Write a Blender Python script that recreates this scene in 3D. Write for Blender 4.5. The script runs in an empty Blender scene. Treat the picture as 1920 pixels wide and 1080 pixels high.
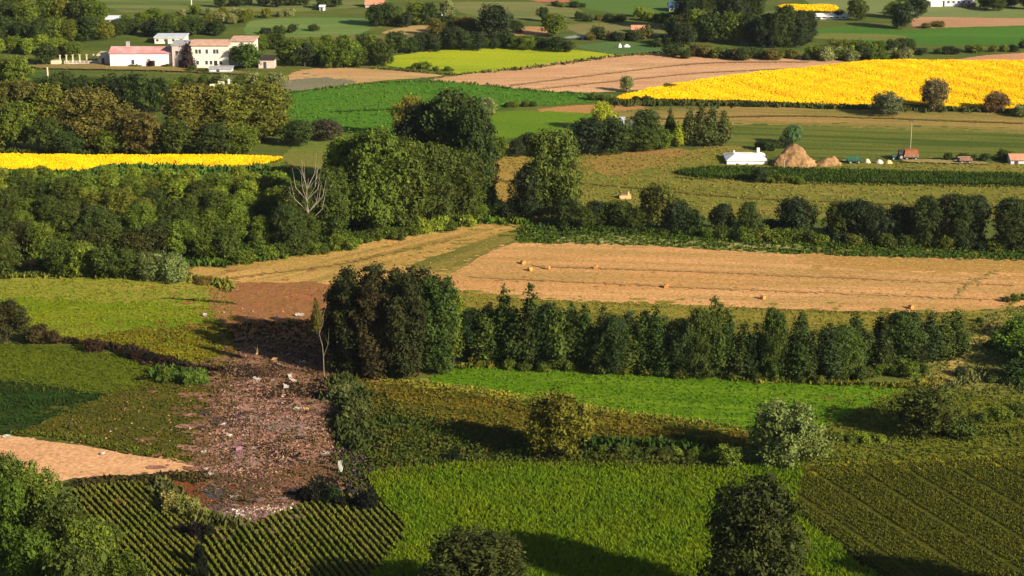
import bpy, bmesh, math, random
import numpy as np
from mathutils import Vector, Matrix
R = math.radians
scene = bpy.context.scene
C = scene.collection
rnd = random.Random(7)

# ------------------------------------------------------------ camera
CAM_H = 105.0
FPX = 3600.0                       # focal length in pixels of the 1920 wide photograph
PITCH = math.atan(1080.0 / FPX)    # camera looks down by this angle
cam_d = bpy.data.cameras.new('camera'); cam = bpy.data.objects.new('camera', cam_d); C.objects.link(cam)
cam_d.sensor_width = 36.0; cam_d.lens = FPX / 1920 * 36.0
cam_d.clip_start = 1.0; cam_d.clip_end = 12000
cam.location = (0, 0, CAM_H); cam.rotation_euler = (math.pi / 2 - PITCH, 0, 0)
scene.camera = cam
cP, sP = math.cos(PITCH), math.sin(PITCH)

# ------------------------------------------------------------ light
SUN_EL, SHX, SHY = R(25), -0.80, 0.60          # shadows run left and away
sun_d = bpy.data.lights.new('sun', 'SUN'); sun = bpy.data.objects.new('sun', sun_d); C.objects.link(sun)
sun_d.energy = 4.9; sun_d.angle = R(0.5); sun_d.color = (1.0, 0.87, 0.70)
n_ = math.hypot(SHX, SHY); SHX /= n_; SHY /= n_
sun.rotation_euler = Vector((SHX * math.cos(SUN_EL), SHY * math.cos(SUN_EL), -math.sin(SUN_EL))).to_track_quat('-Z', 'Y').to_euler()
w = bpy.data.worlds.new('World'); scene.world = w; w.use_nodes = True
nt = w.node_tree; bg = nt.nodes['Background']; sky = nt.nodes.new('ShaderNodeTexSky')
sky.sky_type = 'NISHITA'; sky.sun_disc = False; sky.sun_elevation = SUN_EL
sky.sun_rotation = math.atan2(-SHX, -SHY)
nt.links.new(sky.outputs[0], bg.inputs[0]); bg.inputs[1].default_value = 0.05
scene.view_settings.view_transform = 'Standard'; scene.view_settings.look = 'None'
scene.view_settings.gamma = 1; scene.view_settings.exposure = 1.15
scene.cycles.volume_bounces = 0

# ------------------------------------------------------------ helpers
def at(px, py, z=0.0):
    """the ground point (world) seen at pixel px, py of the 1920x1080 photograph"""
    dx = (px - 960) / FPX; dv = (540 - py) / FPX
    dy = cP + dv * sP; dz = -sP + dv * cP
    t = (z - CAM_H) / dz
    return Vector((dx * t, dy * t, z))
def mpp(py):
    """metres per photo pixel at the ground row py"""
    p = at(960, py); return (p.y * cP + CAM_H * sP) / FPX
def tag(o, label=None, cat=None, group=None, kind=None):
    if label: o['label'] = label
    if cat: o['category'] = cat
    if group: o['group'] = group
    if kind: o['kind'] = kind
    return o
def empty(name, loc, rz=0, scale=1):
    o = bpy.data.objects.new(name, None); C.objects.link(o)
    o.location = loc; o.rotation_euler = (0, 0, rz)
    o.scale = scale if hasattr(scale, '__len__') else (scale,) * 3
    return o
def link(name, me, mats=(), parent=None, loc=None):
    o = bpy.data.objects.new(name, me); C.objects.link(o)
    for m in (mats if isinstance(mats, (list, tuple)) else [mats]):
        if m is not None: me.materials.append(m)
    if parent: o.parent = parent
    if loc is not None: o.location = loc
    return o
def fast_mesh(name, verts, nper, mat_idx=None, smooth=False):
    """verts (F, nper, 3): separate polygons of nper corners each"""
    F = verts.shape[0]; me = bpy.data.meshes.new(name)
    me.vertices.add(F * nper); me.vertices.foreach_set('co', verts.reshape(-1).astype(np.float32))
    me.loops.add(F * nper); me.loops.foreach_set('vertex_index', np.arange(F * nper, dtype=np.int32))
    me.polygons.add(F); me.polygons.foreach_set('loop_start', np.arange(0, F * nper, nper, dtype=np.int32))
    me.polygons.foreach_set('loop_total', np.full(F, nper, dtype=np.int32))
    if mat_idx is not None: me.polygons.foreach_set('material_index', mat_idx.astype(np.int32))
    me.update(calc_edges=True); me.validate()
    return me
class MB:
    def __init__(s): s.v = []; s.f = []
    def add(s, vs, fs):
        b = len(s.v); s.v += [tuple(x) for x in vs]; s.f += [tuple(b + i for i in f) for f in fs]; return s
    def box(s, x0, x1, y0, y1, z0, z1, taper=0):
        t = taper
        return s.add([(x0, y0, z0), (x1, y0, z0), (x1, y1, z0), (x0, y1, z0), (x0 + t, y0 + t, z1), (x1 - t, y0 + t, z1), (x1 - t, y1 - t, z1), (x0 + t, y1 - t, z1)],
                     [(3, 2, 1, 0), (4, 5, 6, 7), (0, 1, 5, 4), (1, 2, 6, 5), (2, 3, 7, 6), (3, 0, 4, 7)])
    def gable(s, x0, x1, y0, y1, z0, rise, th=0.18):
        ym = (y0 + y1) / 2
        prof = [(y0, z0), (ym, z0 + rise), (y1, z0), (y1, z0 + th), (ym, z0 + rise + th), (y0, z0 + th)]
        vs = [(x0, a, b) for a, b in prof] + [(x1, a, b) for a, b in prof]
        fs = [(i, (i + 1) % 6, (i + 1) % 6 + 6, i + 6) for i in range(6)] + [(5, 4, 1, 0), (4, 3, 2, 1), (6, 7, 10, 11), (7, 8, 9, 10)]
        return s.add(vs, fs)
    def tube(s, p0, p1, r0, r1, n=7):
        p0 = Vector(p0); p1 = Vector(p1); d = (p1 - p0).normalized()
        a = d.orthogonal().normalized(); b = d.cross(a)
        vs = [p0 + (a * math.cos(2 * math.pi * i / n) + b * math.sin(2 * math.pi * i / n)) * r0 for i in range(n)]
        vs += [p1 + (a * math.cos(2 * math.pi * i / n) + b * math.sin(2 * math.pi * i / n)) * r1 for i in range(n)]
        fs = [(i, (i + 1) % n, (i + 1) % n + n, i + n) for i in range(n)] + [tuple(range(n))[::-1], tuple(range(n, 2 * n))]
        return s.add(vs, fs)
    def build(s, name, m, parent=None, bevel=0):
        me = bpy.data.meshes.new(name); me.from_pydata(s.v, [], s.f)
        bm = bmesh.new(); bm.from_mesh(me)
        bmesh.ops.recalc_face_normals(bm, faces=bm.faces)
        if bevel: bmesh.ops.bevel(bm, geom=list(bm.edges), offset=bevel, segments=1, affect='EDGES')
        bm.to_mesh(me); bm.free()
        return link(name, me, m, parent)

# ------------------------------------------------------------ materials
K = 1.45
def A(r, g, b, k=1.0):
    """base colour that reads as this sRGB value when sunlit in this light"""
    f = lambda c: min(0.8, ((c / 255 / 12.92) if c <= 10 else ((c / 255 + 0.055) / 1.055) ** 2.4) / K * k)
    return (f(r), f(g), f(b), 1)
def node(nt, t, **kw):
    n = nt.nodes.new(t)
    for k, v in kw.items():
        if k.startswith('i_'):
            key = k[2:]; n.inputs[int(key) if key.isdigit() else key].default_value = v
        else: setattr(n, k, v)
    return n
def ramp2(nt, fac, lo, hi):
    m = node(nt, 'ShaderNodeMapRange'); m.inputs['From Min'].default_value = lo; m.inputs['From Max'].default_value = hi
    nt.links.new(fac, m.inputs['Value']); return m.outputs[0]
def mix(nt, fac, a, b, mode='MIX'):
    m = node(nt, 'ShaderNodeMix', data_type='RGBA', blend_type=mode)
    for s_, v in ((m.inputs[0], fac), (m.inputs[6], a), (m.inputs[7], b)):
        if isinstance(v, (tuple, list, float, int)): s_.default_value = v
        else: nt.links.new(v, s_)
    return m.outputs[2]
def new_mat(name):
    m = bpy.data.materials.new(name); m.use_nodes = True
    return m, m.node_tree, m.node_tree.nodes['Principled BSDF']
def plain(name, c, c2=None, sc=1.5, rough=0.85, bump=0.0, metallic=0):
    m, t, p = new_mat(name)
    tc = node(t, 'ShaderNodeTexCoord'); nz = node(t, 'ShaderNodeTexNoise', i_Scale=sc, i_Detail=5.0)
    t.links.new(tc.outputs['Object'], nz.inputs['Vector'])
    c2 = c2 or tuple(x * 0.72 for x in c[:3]) + (1,)
    t.links.new(mix(t, ramp2(t, nz.outputs[0], 0.35, 0.65), c, c2), p.inputs['Base Color'])
    p.inputs['Roughness'].default_value = rough; p.inputs['Metallic'].default_value = metallic
    p.inputs['Specular IOR Level'].default_value = 0.2
    if bump:
        b = node(t, 'ShaderNodeBump', i_Strength=0.6, i_Distance=bump); t.links.new(nz.outputs[0], b.inputs['Height']); t.links.new(b.outputs[0], p.inputs['Normal'])
    return m
def field_mat(name, c1, c2, c3=None, patch=0.05, stretch=0.25, ang=0.0, fine=1.6, stripes=None, amp3=0.6, grain=0.35, bump=0.12):
    """world-space patches of c1/c2 stretched along ang, spots of c3, fine grain, optional stripes (period, colour, amount, angle)"""
    m, t, p = new_mat(name)
    g = node(t, 'ShaderNodeNewGeometry')
    mp = node(t, 'ShaderNodeMapping'); mp.inputs['Rotation'].default_value = (0, 0, -ang); mp.inputs['Scale'].default_value = (stretch, 1, 1)
    t.links.new(g.outputs['Position'], mp.inputs['Vector'])
    n1 = node(t, 'ShaderNodeTexNoise', i_Scale=patch, i_Detail=6.0, i_Roughness=0.6, i_Distortion=0.6); t.links.new(mp.outputs[0], n1.inputs['Vector'])
    col = mix(t, ramp2(t, n1.outputs[0], 0.36, 0.62), c1, c2)
    if c3:
        n2 = node(t, 'ShaderNodeTexNoise', i_Scale=patch * 3.1, i_Detail=7.0, i_Roughness=0.65); t.links.new(mp.outputs[0], n2.inputs['Vector'])
        f = ramp2(t, n2.outputs[0], 0.5, 0.66); k_ = node(t, 'ShaderNodeMath', operation='MULTIPLY'); t.links.new(f, k_.inputs[0]); k_.inputs[1].default_value = amp3
        col = mix(t, k_.outputs[0], col, c3)
    if stripes:
        per, sc, amt, sang = stripes
        m2 = node(t, 'ShaderNodeMapping'); m2.inputs['Rotation'].default_value = (0, 0, -sang)
        t.links.new(g.outputs['Position'], m2.inputs['Vector'])
        m3 = node(t, 'ShaderNodeMapping'); m3.inputs['Scale'].default_value = (0.012, 1.0 / per, 1); t.links.new(m2.outputs[0], m3.inputs['Vector'])
        ns = node(t, 'ShaderNodeTexNoise', i_Scale=1.0, i_Detail=3.0, i_Roughness=0.55, i_Distortion=0.15); t.links.new(m3.outputs[0], ns.inputs['Vector'])
        k_ = node(t, 'ShaderNodeMath', operation='MULTIPLY'); t.links.new(ramp2(t, ns.outputs[0], 0.46, 0.6), k_.inputs[0]); k_.inputs[1].default_value = amt
        col = mix(t, k_.outputs[0], col, sc)
    nf = node(t, 'ShaderNodeTexNoise', i_Scale=fine, i_Detail=4.0, i_Roughness=0.7); t.links.new(g.outputs['Position'], nf.inputs['Vector'])
    gr = node(t, 'ShaderNodeMapRange'); gr.inputs['From Min'].default_value = 0.3; gr.inputs['From Max'].default_value = 0.7
    gr.inputs['To Min'].default_value = 1 - grain; gr.inputs['To Max'].default_value = 1 + grain; t.links.new(nf.outputs[0], gr.inputs['Value'])
    sm = node(t, 'ShaderNodeVectorMath', operation='SCALE'); t.links.new(col, sm.inputs[0]); t.links.new(gr.outputs[0], sm.inputs['Scale'])
    t.links.new(sm.outputs[0], p.inputs['Base Color'])
    p.inputs['Roughness'].default_value = 0.95; p.inputs['Specular IOR Level'].default_value = 0.05
    b = node(t, 'ShaderNodeBump', i_Strength=0.8, i_Distance=bump); t.links.new(nf.outputs[0], b.inputs['Height']); t.links.new(b.outputs[0], p.inputs['Normal'])
    return m
def leaf_mat(name, use_obj=True, c=None, c2=None, trans=0.10, patch=0.5, var=(.6, 1.5)):
    """foliage: colour from the object's own colour (or c), varied from leaf to leaf and in clumps"""
    m, t, p = new_mat(name); g = node(t, 'ShaderNodeNewGeometry')
    if use_obj: base = node(t, 'ShaderNodeObjectInfo').outputs['Color']
    else:
        rgb = node(t, 'ShaderNodeRGB'); rgb.outputs[0].default_value = c; base = rgb.outputs[0]
    nz = node(t, 'ShaderNodeTexNoise', i_Scale=patch, i_Detail=4.0, i_Roughness=0.6); t.links.new(g.outputs['Position'], nz.inputs['Vector'])
    if c2 is None:
        warm = mix(t, 1.0, base, (1.18, 1.08, 0.82, 1), 'MULTIPLY')
    else: warm = c2
    col = mix(t, ramp2(t, nz.outputs[0], 0.42, 0.64), base, warm)
    gr = node(t, 'ShaderNodeMapRange'); gr.inputs['To Min'].default_value = var[0]; gr.inputs['To Max'].default_value = var[1]
    t.links.new(g.outputs['Random Per Island'], gr.inputs['Value'])
    sm = node(t, 'ShaderNodeVectorMath', operation='SCALE'); t.links.new(col, sm.inputs[0]); t.links.new(gr.outputs[0], sm.inputs['Scale'])
    t.links.new(sm.outputs[0], p.inputs['Base Color']); p.inputs['Roughness'].default_value = 0.75; p.inputs['Specular IOR Level'].default_value = 0.12
    tr = node(t, 'ShaderNodeBsdfTranslucent'); t.links.new(sm.outputs[0], tr.inputs['Color'])
    mx = node(t, 'ShaderNodeMixShader', i_0=trans); t.links.new(p.outputs[0], mx.inputs[1]); t.links.new(tr.outputs[0], mx.inputs[2])
    t.links.new(mx.outputs[0], t.nodes['Material Output'].inputs['Surface'])
    return m
LEAF = leaf_mat('foliage')
BARK = plain('bark', (0.10, 0.075, 0.05, 1), (0.05, 0.04, 0.03, 1), 4)
PALEBARK = plain('bleached_wood', (0.40, 0.36, 0.27, 1), (0.22, 0.19, 0.14, 1), 3)
CHAR = plain('charred_wood', (0.02, 0.016, 0.016, 1), (0.05, 0.04, 0.035, 1), 3)
WHITE = plain('white_paint', (0.78, 0.77, 0.75, 1), (0.62, 0.58, 0.54, 1), 0.35)
CREAM = plain('cream_render', (0.74, 0.66, 0.52, 1), (0.62, 0.55, 0.43, 1), 0.5)
PINKR = plain('pale_pink_render', (0.52, 0.42, 0.36, 1), (0.42, 0.34, 0.29, 1), 0.5)
REDROOF = plain('red_roof', (0.46, 0.20, 0.19, 1), (0.56, 0.33, 0.31, 1), 0.35)
CREAMTILE = plain('faded_tile', (0.52, 0.34, 0.24, 1), (0.42, 0.24, 0.17, 1), 0.5)
TILE = plain('clay_tile', (0.50, 0.24, 0.14, 1), (0.38, 0.17, 0.10, 1), 1.2)
DARKROOF = plain('dark_roof', (0.02, 0.02, 0.022, 1), (0.035, 0.03, 0.03, 1), 1)
GREY = plain('grey_concrete', (0.36, 0.36, 0.36, 1), (0.27, 0.27, 0.27, 1), 1)
PALEGREY = plain('pale_grey_sheet', (0.50, 0.54, 0.58, 1), (0.40, 0.43, 0.48, 1), 0.7)
BLUEROOF = plain('blue_roof', (0.03, 0.07, 0.14, 1), (0.04, 0.09, 0.16, 1), 1)
GLASS = plain('window_glass', (0.04, 0.05, 0.06, 1), (0.06, 0.06, 0.07, 1), 2, 0.25)
PALEWOOD = plain('pale_post', (0.60, 0.52, 0.34, 1), (0.45, 0.39, 0.27, 1), 2)
STRAW = plain('straw', A(225, 165, 95), A(190, 130, 70), 2.2, 0.95, 0.15)
OLDSTRAW = plain('old_straw', A(184, 146, 100), A(136, 104, 66), 1.2, 0.95, 0.5)
GREENPAINT = plain('green_paint', (0.03, 0.11, 0.06, 1))
RUBBER = plain('rubber', (0.02, 0.02, 0.02, 1))
RUST = plain('rusty_red', (0.27, 0.15, 0.10, 1), (0.19, 0.11, 0.08, 1), 1.5)
ALU = plain('scorched_aluminium', (0.60, 0.56, 0.50, 1), (0.42, 0.37, 0.34, 1), 2.5, 0.5, 0.02)
ALUW = plain('white_painted_metal', (0.62, 0.60, 0.53, 1), (0.40, 0.38, 0.31, 1), 2, 0.55)
ALUP = plain('violet_grey_metal', (0.34, 0.27, 0.33, 1), (0.24, 0.19, 0.22, 1), 2, 0.5)
TANM = plain('tan_metal', (0.62, 0.40, 0.17, 1), (0.5, 0.30, 0.12, 1), 2, 0.6)

# ------------------------------------------------------------ ground sheets
layer = [0]
FIELDS = {}
def smooth_poly(pts, step=1.6, jit=0.35, seed=0, closed=True):
    r = random.Random(seed); W = [at(*p) for p in pts]; out = []
    n = len(W)
    for i in range(n if closed else n - 1):
        p0, p1, p2, p3 = W[(i - 1) % n], W[i], W[(i + 1) % n], W[(i + 2) % n]
        if not closed: p0 = W[max(i - 1, 0)]; p3 = W[min(i + 2, n - 1)]
        L = (p2 - p1).length; k = max(1, min(140, int(L / step)))
        for j in range(k):
            u = j / k; T = 0.35
            m1 = (p2 - p0) * T; m2 = (p3 - p1) * T
            m1 = m1 * min(1, L / max(m1.length, 1e-6)); m2 = m2 * min(1, L / max(m2.length, 1e-6))
            q = p1 * (2*u**3 - 3*u**2 + 1) + m1 * (u**3 - 2*u**2 + u) + p2 * (-2*u**3 + 3*u**2) + m2 * (u**3 - u**2)
            out.append((q.x + r.uniform(-jit, jit), q.y + r.uniform(-jit, jit)))
    return out
def sheet(name, pts, mat, kind='structure', jit=0.35, key=None, soft=0.5):
    layer[0] += 1; z = 0.004 * layer[0]
    P = smooth_poly(pts, seed=layer[0], jit=jit)
    bm = bmesh.new(); f = bm.faces.new([bm.verts.new((x, y, z)) for x, y in P])
    if f.normal.z < 0: f.normal_flip()
    bmesh.ops.triangulate(bm, faces=[f]); bmesh.ops.recalc_face_normals(bm, faces=bm.faces)
    if soft:                                  # loose patches of the same soil or sward straying over the edge
        q = random.Random(layer[0] * 3 + 1); n = len(P)
        for i in range(n):
            (ax, ay), (bx, by) = P[i], P[(i + 1) % n]; L = math.hypot(bx - ax, by - ay)
            if not (abs(ax) < ay * .3 + 12 and L < 12): continue
            for _ in range(max(1, int(L * 1.6))):
                d = q.expovariate(1 / soft) * q.choice((1, 1, -1)); t_ = q.random(); an = math.atan2(by - ay, bx - ax) + math.pi / 2
                d2 = d if q.random() < .5 else -d; cx_ = ax + (bx - ax) * t_ + math.cos(an) * d2; cy_ = ay + (by - ay) * t_ + math.sin(an) * d2
                r = q.uniform(.15, .8) * min(1.6, max(.5, soft)); k = 7; ph = q.random() * 6; st = q.uniform(1, 2.2)
                zz = z + .0006 + q.random() * .0028
                fv = [bm.verts.new((cx_ + math.cos(ph + j * 6.283 / k) * r * st * q.uniform(.5, 1.2), cy_ + math.sin(ph + j * 6.283 / k) * r * q.uniform(.5, 1.2), zz)) for j in range(k)]
                nf = bm.faces.new(fv)
                nf.normal_update()
                if nf.normal.z < 0: nf.normal_flip()
    me = bpy.data.meshes.new(name); bm.to_mesh(me); bm.free()
    if me.polygons[0].normal.z < 0: me.flip_normals()
    o = link(name, me, mat); o['kind'] = kind
    FIELDS[key or name] = (P, z, mat)
    return o
def inside(P, X, Y):
    P = np.array(P); x0, y0 = P[:, 0], P[:, 1]; x1, y1 = np.roll(x0, -1), np.roll(y0, -1)
    res = np.zeros(len(X), bool)
    for a, b, c, d in zip(x0, y0, x1, y1):
        if b == d: continue
        hit = ((b > Y) != (d > Y)) & (X < (c - a) * (Y - b) / (d - b) + a)
        res ^= hit
    return res
def sample_poly(P, dens, rng, cap=400000):
    a = np.array(P); lo, hi = a.min(0), a.max(0); lo[1] = max(lo[1], 215)
    n = int(min(cap, (hi[0] - lo[0]) * (hi[1] - lo[1]) * dens))
    X = rng.uniform(lo[0], hi[0], n); Y = rng.uniform(lo[1], hi[1], n)
    k = inside(P, X, Y) & (np.abs(X) < Y * 0.285 + 12)
    return X[k], Y[k]
def blades(X, Y, z0, h, wd, rng, lean=0.5, per=1):
    """upright leaf shaped quads rooted at X, Y"""
    X = np.repeat(X, per); Y = np.repeat(Y, per); n = len(X)
    X = X + rng.normal(0, wd * .6, n) * (per > 1); Y = Y + rng.normal(0, wd * .6, n) * (per > 1)
    a = rng.uniform(0, 2 * np.pi, n); hh = h * rng.uniform(0.5, 1.25, n); ww = wd * rng.uniform(0.6, 1.4, n)
    l = rng.uniform(0, 2 * np.pi, n); ll = lean * hh * rng.uniform(0.2, 1, n)
    dx, dy = np.cos(a) * ww / 2, np.sin(a) * ww / 2; lx, ly = np.cos(l) * ll, np.sin(l) * ll
    V = np.zeros((n, 4, 3))
    V[:, 0] = np.stack([X, Y, np.full(n, z0)], 1)
    V[:, 1] = np.stack([X + lx * .45 + dx, Y + ly * .45 + dy, z0 + hh * .6], 1)
    V[:, 2] = np.stack([X + lx, Y + ly, z0 + hh], 1)
    V[:, 3] = np.stack([X + lx * .45 - dx, Y + ly * .45 - dy, z0 + hh * .6], 1)
    return V
def tufts(name, key, dens, h, wd, mat=None, seed=1, per=3, label=None):
    P, z, m = FIELDS[key]; rng = np.random.default_rng(seed)
    X, Y = sample_poly(P, dens, rng)
    if len(X) == 0: return
    o = link(name, fast_mesh(name, blades(X, Y, z, h, wd, rng, per=per), 4), mat or m); o['kind'] = 'stuff'
    return o
def rows(name, key, ang, spacing, step, h, wd, mat, seed=2, per=6, jit=0.08, dropout=0.05, lean=.5, skip=0):
    P, z, m = FIELDS[key]; rng = np.random.default_rng(seed)
    a = np.array(P); c, s = math.cos(ang), math.sin(ang)
    u = a[:, 0] * c + a[:, 1] * s; v = -a[:, 0] * s + a[:, 1] * c
    vv = np.arange(v.min(), v.max(), spacing)
    if skip: vv = vv[np.arange(len(vv)) % skip != 0]          # tractor tramlines are left bare
    U, V = np.meshgrid(np.arange(u.min(), u.max(), step), vv)
    U = U.ravel() + rng.normal(0, step * .3, U.size); V = V.ravel() + rng.normal(0, jit, V.size)
    X = U * c - V * s; Y = U * s + V * c
    k = inside(P, X, Y) & (np.abs(X) < Y * 0.285 + 12) & (Y > 212) & (rng.random(len(X)) > dropout)
    o = link(name, fast_mesh(name, blades(X[k], Y[k], z, h, wd, rng, per=per, lean=lean), 4), mat); o['kind'] = 'stuff'
    return o
def dir_px(a, b):
    d = at(*b) - at(*a); return math.atan2(d.y, d.x)

# base terrain
G0 = field_mat('scrub_ground', A(104, 112, 48), A(78, 98, 40), A(132, 118, 62), 0.06, 0.4)
gm = MB().add([(-4000, -600, 0), (4000, -600, 0), (4000, 7000, 0), (-4000, 7000, 0)], [(0, 1, 2, 3)]).build('ground', G0); gm['kind'] = 'structure'
D0 = dir_px((1000, 480), (1900, 520))      # the right hand strips run this way
def F(name, pts, *cols, key=None, jit=0.35, soft=0.6, **kw):
    return sheet(name, pts, field_mat((key or name) + '_soil', *[A(*c) for c in cols], **kw), key=key, jit=jit, soft=soft)
# --- far bands, from the top of the picture down
F('field', [(180, -8), (420, -14), (720, -8), (700, 10), (560, 22), (420, 20), (230, 22)], (128, 130, 72), (100, 122, 60), (150, 132, 82), key='far_west', stripes=(7, A(82, 104, 48), .7, D0))
F('field', [(840, 6), (1010, 5), (1090, 20), (1060, 36), (900, 32)], (140, 135, 82), (118, 126, 70), key='far_mid', stripes=(6, A(100, 112, 60), .6, D0))
F('field', [(1000, -6), (1085, -6), (1082, 3), (1006, 3)], (196, 112, 90), (186, 120, 92), key='far_red')
F('field', [(1085, -8), (1300, -8), (1300, 30), (1200, 30), (1080, 12)], (98, 126, 58), (86, 116, 50), key='far_green')
F('field', [(1530, -10), (2000, -14), (2060, 34), (1860, 33), (1715, 33), (1530, 10)], (132, 140, 84), (112, 130, 70), key='far_east')
F('field', [(470, 40), (560, 33), (690, 35), (700, 50), (650, 68), (470, 66)], (114, 138, 70), (98, 128, 60), key='pale_green', stripes=(6, A(132, 142, 78), .6, 0))
F('field', [(716, 62), (780, 46), (838, 42), (830, 52), (790, 64)], (196, 166, 110), (176, 150, 92), key='tan_wedge')
F('field', [(956, 58), (990, 50), (1024, 52), (1022, 66), (960, 66)], (200, 150, 102), (176, 140, 90), key='tan_small')
F('field', [(620, 68), (800, 66), (860, 78), (760, 84), (640, 80)], (140, 118, 66), (110, 112, 56), key='olive_small')
F('field', [(1060, 48), (1150, 42), (1240, 45), (1250, 66), (1100, 66)], (142, 130, 80), (118, 122, 68), key='olive_mid')
F('field', [(1080, 88), (1160, 78), (1290, 92), (1240, 104), (1150, 100)], (96, 122, 66), (82, 112, 58), key='green_mid')
F('field', [(1715, 34), (1800, 33), (2050, 37), (2050, 50), (1850, 50), (1720, 52)], (198, 158, 118), (184, 140, 104), key='tan_ne')
F('field', [(1505, 62), (1600, 50), (1700, 57), (1800, 52), (2100, 46), (2100, 90), (1750, 84), (1600, 80)], (82, 126, 44), (72, 114, 38), (96, 126, 50), key='green_ne')
F('field', [(1525, 64), (1600, 63), (1700, 68), (1680, 76), (1530, 72)], (128, 128, 64), (108, 118, 56), key='olive_ne')
F('field', [(1465, 13), (1560, 14), (1566, 25), (1475, 24)], (236, 196, 30), (216, 176, 26), key='sun_far')
F('field', [(726, 108), (800, 97), (900, 89), (990, 89), (1080, 94), (1155, 104), (1120, 111), (960, 130), (900, 138), (850, 138), (800, 130), (728, 124)], (176, 184, 36), (158, 174, 36), (130, 152, 40), key='rape')
F('field', [(545, 138), (600, 128), (700, 130), (830, 142), (720, 151), (620, 164), (548, 170)], (214, 172, 118), (196, 152, 104), (150, 140, 84), key='tan_west', stripes=(6, A(176, 150, 96), .5, D0), patch=.08)
F('field', [(546, 152), (600, 146), (660, 154), (610, 166), (548, 171)], (146, 136, 112), (128, 126, 96), key='grey_corner', soft=2)
F('field', [(808, 150), (960, 129), (1120, 108), (1300, 95), (1400, 98), (1520, 108), (1600, 117), (1550, 126), (1400, 143), (1230, 166), (1100, 174), (1000, 169), (860, 155)],
  (226, 180, 134), (212, 160, 118), (186, 146, 98), key='tan_big', stripes=(5, A(192, 150, 104), .5, D0 + .25))
F('field', [(1775, 118), (1850, 104), (2100, 92), (2100, 124), (1850, 122)], (216, 160, 122), (200, 146, 108), key='tan_east')
F('field', [(536, 176), (620, 165), (760, 150), (850, 155), (1000, 170), (1100, 175), (1150, 186), (1060, 196), (960, 200), (905, 212), (760, 245), (640, 252), (560, 240)],
  (76, 122, 34), (84, 126, 30), (96, 124, 36), key='green_centre')
F('field', [(905, 214), (1000, 208), (1120, 210), (1180, 212), (1150, 240), (930, 262), (880, 262)], (106, 138, 26), (98, 130, 28), (118, 136, 36), key='green_bright')  # a field of brighter green than its neighbour
F('field', [(1005, 207), (1080, 198), (1180, 196), (1210, 204), (1110, 212)], (196, 142, 84), (170, 132, 78), key='tan_sliver')
F('field', [(1155, 190), (1240, 168), (1350, 150), (1500, 133), (1650, 118), (1800, 119), (2100, 124), (2100, 206), (1840, 209), (1700, 202), (1550, 202), (1400, 195), (1250, 192)],
  (206, 172, 10), (170, 152, 20), key='sun_east')
F('field', [(1165, 212), (1400, 200), (1600, 206), (2150, 218), (2150, 262), (1700, 244), (1400, 236), (1180, 232)], (150, 134, 68), (172, 138, 80), (122, 124, 56), key='tan_strip', soft=2, stripes=(5, A(108, 112, 48), .5, D0))
F('field', [(1370, 236), (1700, 244), (2150, 262), (2150, 306), (1700, 296), (1380, 290)], (112, 118, 48), (98, 108, 42), (134, 128, 58), key='green_strip', soft=2, stripes=(3.5, A(70, 90, 32), .8, D0))
F('field', [(900, 268), (1180, 292), (1380, 274), (1460, 302), (2150, 312), (2150, 336), (1900, 332), (1330, 318), (1270, 324), (1300, 334), (2150, 356), (2150, 412), (1300, 410), (1100, 400), (1040, 412), (880, 412), (880, 300)],
  (132, 130, 54), (114, 118, 46), (162, 134, 68), key='meadow_east', stripes=(4.5, A(112, 116, 44), .55, D0), patch=0.04)
F('field', [(915, 296), (985, 292), (985, 400), (920, 402)], (176, 138, 70), (160, 136, 62), (136, 124, 54), key='tan_gap', soft=2)
F('field', [(1100, 300), (1190, 286), (1290, 282), (1230, 310), (1140, 330)], (164, 124, 72), (146, 126, 60), key='bare_patch', soft=3)
F('field', [(-250, 298), (0, 297), (300, 298), (450, 299), (530, 303), (490, 314), (455, 321), (400, 319), (200, 316), (150, 328), (0, 324), (-250, 326)], (196, 168, 20), (160, 150, 26), key='sun_west')
F('field', [(530, 250), (640, 248), (640, 300), (590, 330), (530, 300), (545, 275)], (110, 124, 50), (128, 122, 58), key='olive_notch')
F('field', [(-250, 326), (0, 325), (150, 329), (220, 316), (420, 320), (560, 318), (560, 380), (-250, 380)], (94, 120, 50), (82, 108, 44), key='rough_west')
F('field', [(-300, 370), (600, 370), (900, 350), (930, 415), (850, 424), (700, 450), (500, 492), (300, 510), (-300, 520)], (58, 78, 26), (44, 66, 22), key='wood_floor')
F('field', [(355, 502), (450, 492), (600, 472), (720, 446), (850, 424), (900, 416), (985, 420), (1070, 426), (930, 470), (870, 510), (860, 560), (600, 560), (420, 560)],
  (206, 162, 94), (186, 150, 80), (150, 134, 66), key='tan_mid', soft=1.0, stripes=(5, A(140, 124, 56), .7, dir_px((500, 520), (900, 425))))
F('field', [(770, 500), (850, 470), (960, 432), (1060, 428), (930, 468), (850, 512)], (146, 130, 62), (128, 120, 54), (172, 142, 76), key='olive_band', soft=3.5, stripes=(5, A(84, 96, 40), .6, dir_px((770, 500), (960, 430))))
F('field', [(985, 424), (1100, 424), (1400, 440), (1600, 455), (2150, 475), (2150, 494), (1700, 486), (1400, 470), (1200, 462), (980, 456)], (78, 98, 24), (66, 86, 24), (98, 112, 34), key='green_verge', soft=1.2, stripes=(4, A(44, 74, 28), .6, D0))
F('field', [(1040, 449), (1150, 443), (1320, 456), (1500, 461), (1510, 465), (1330, 466), (1150, 456), (1050, 456)], (176, 166, 98), (150, 152, 84), (100, 124, 50), patch=.2, key='pale_streak', soft=1.2)
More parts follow.
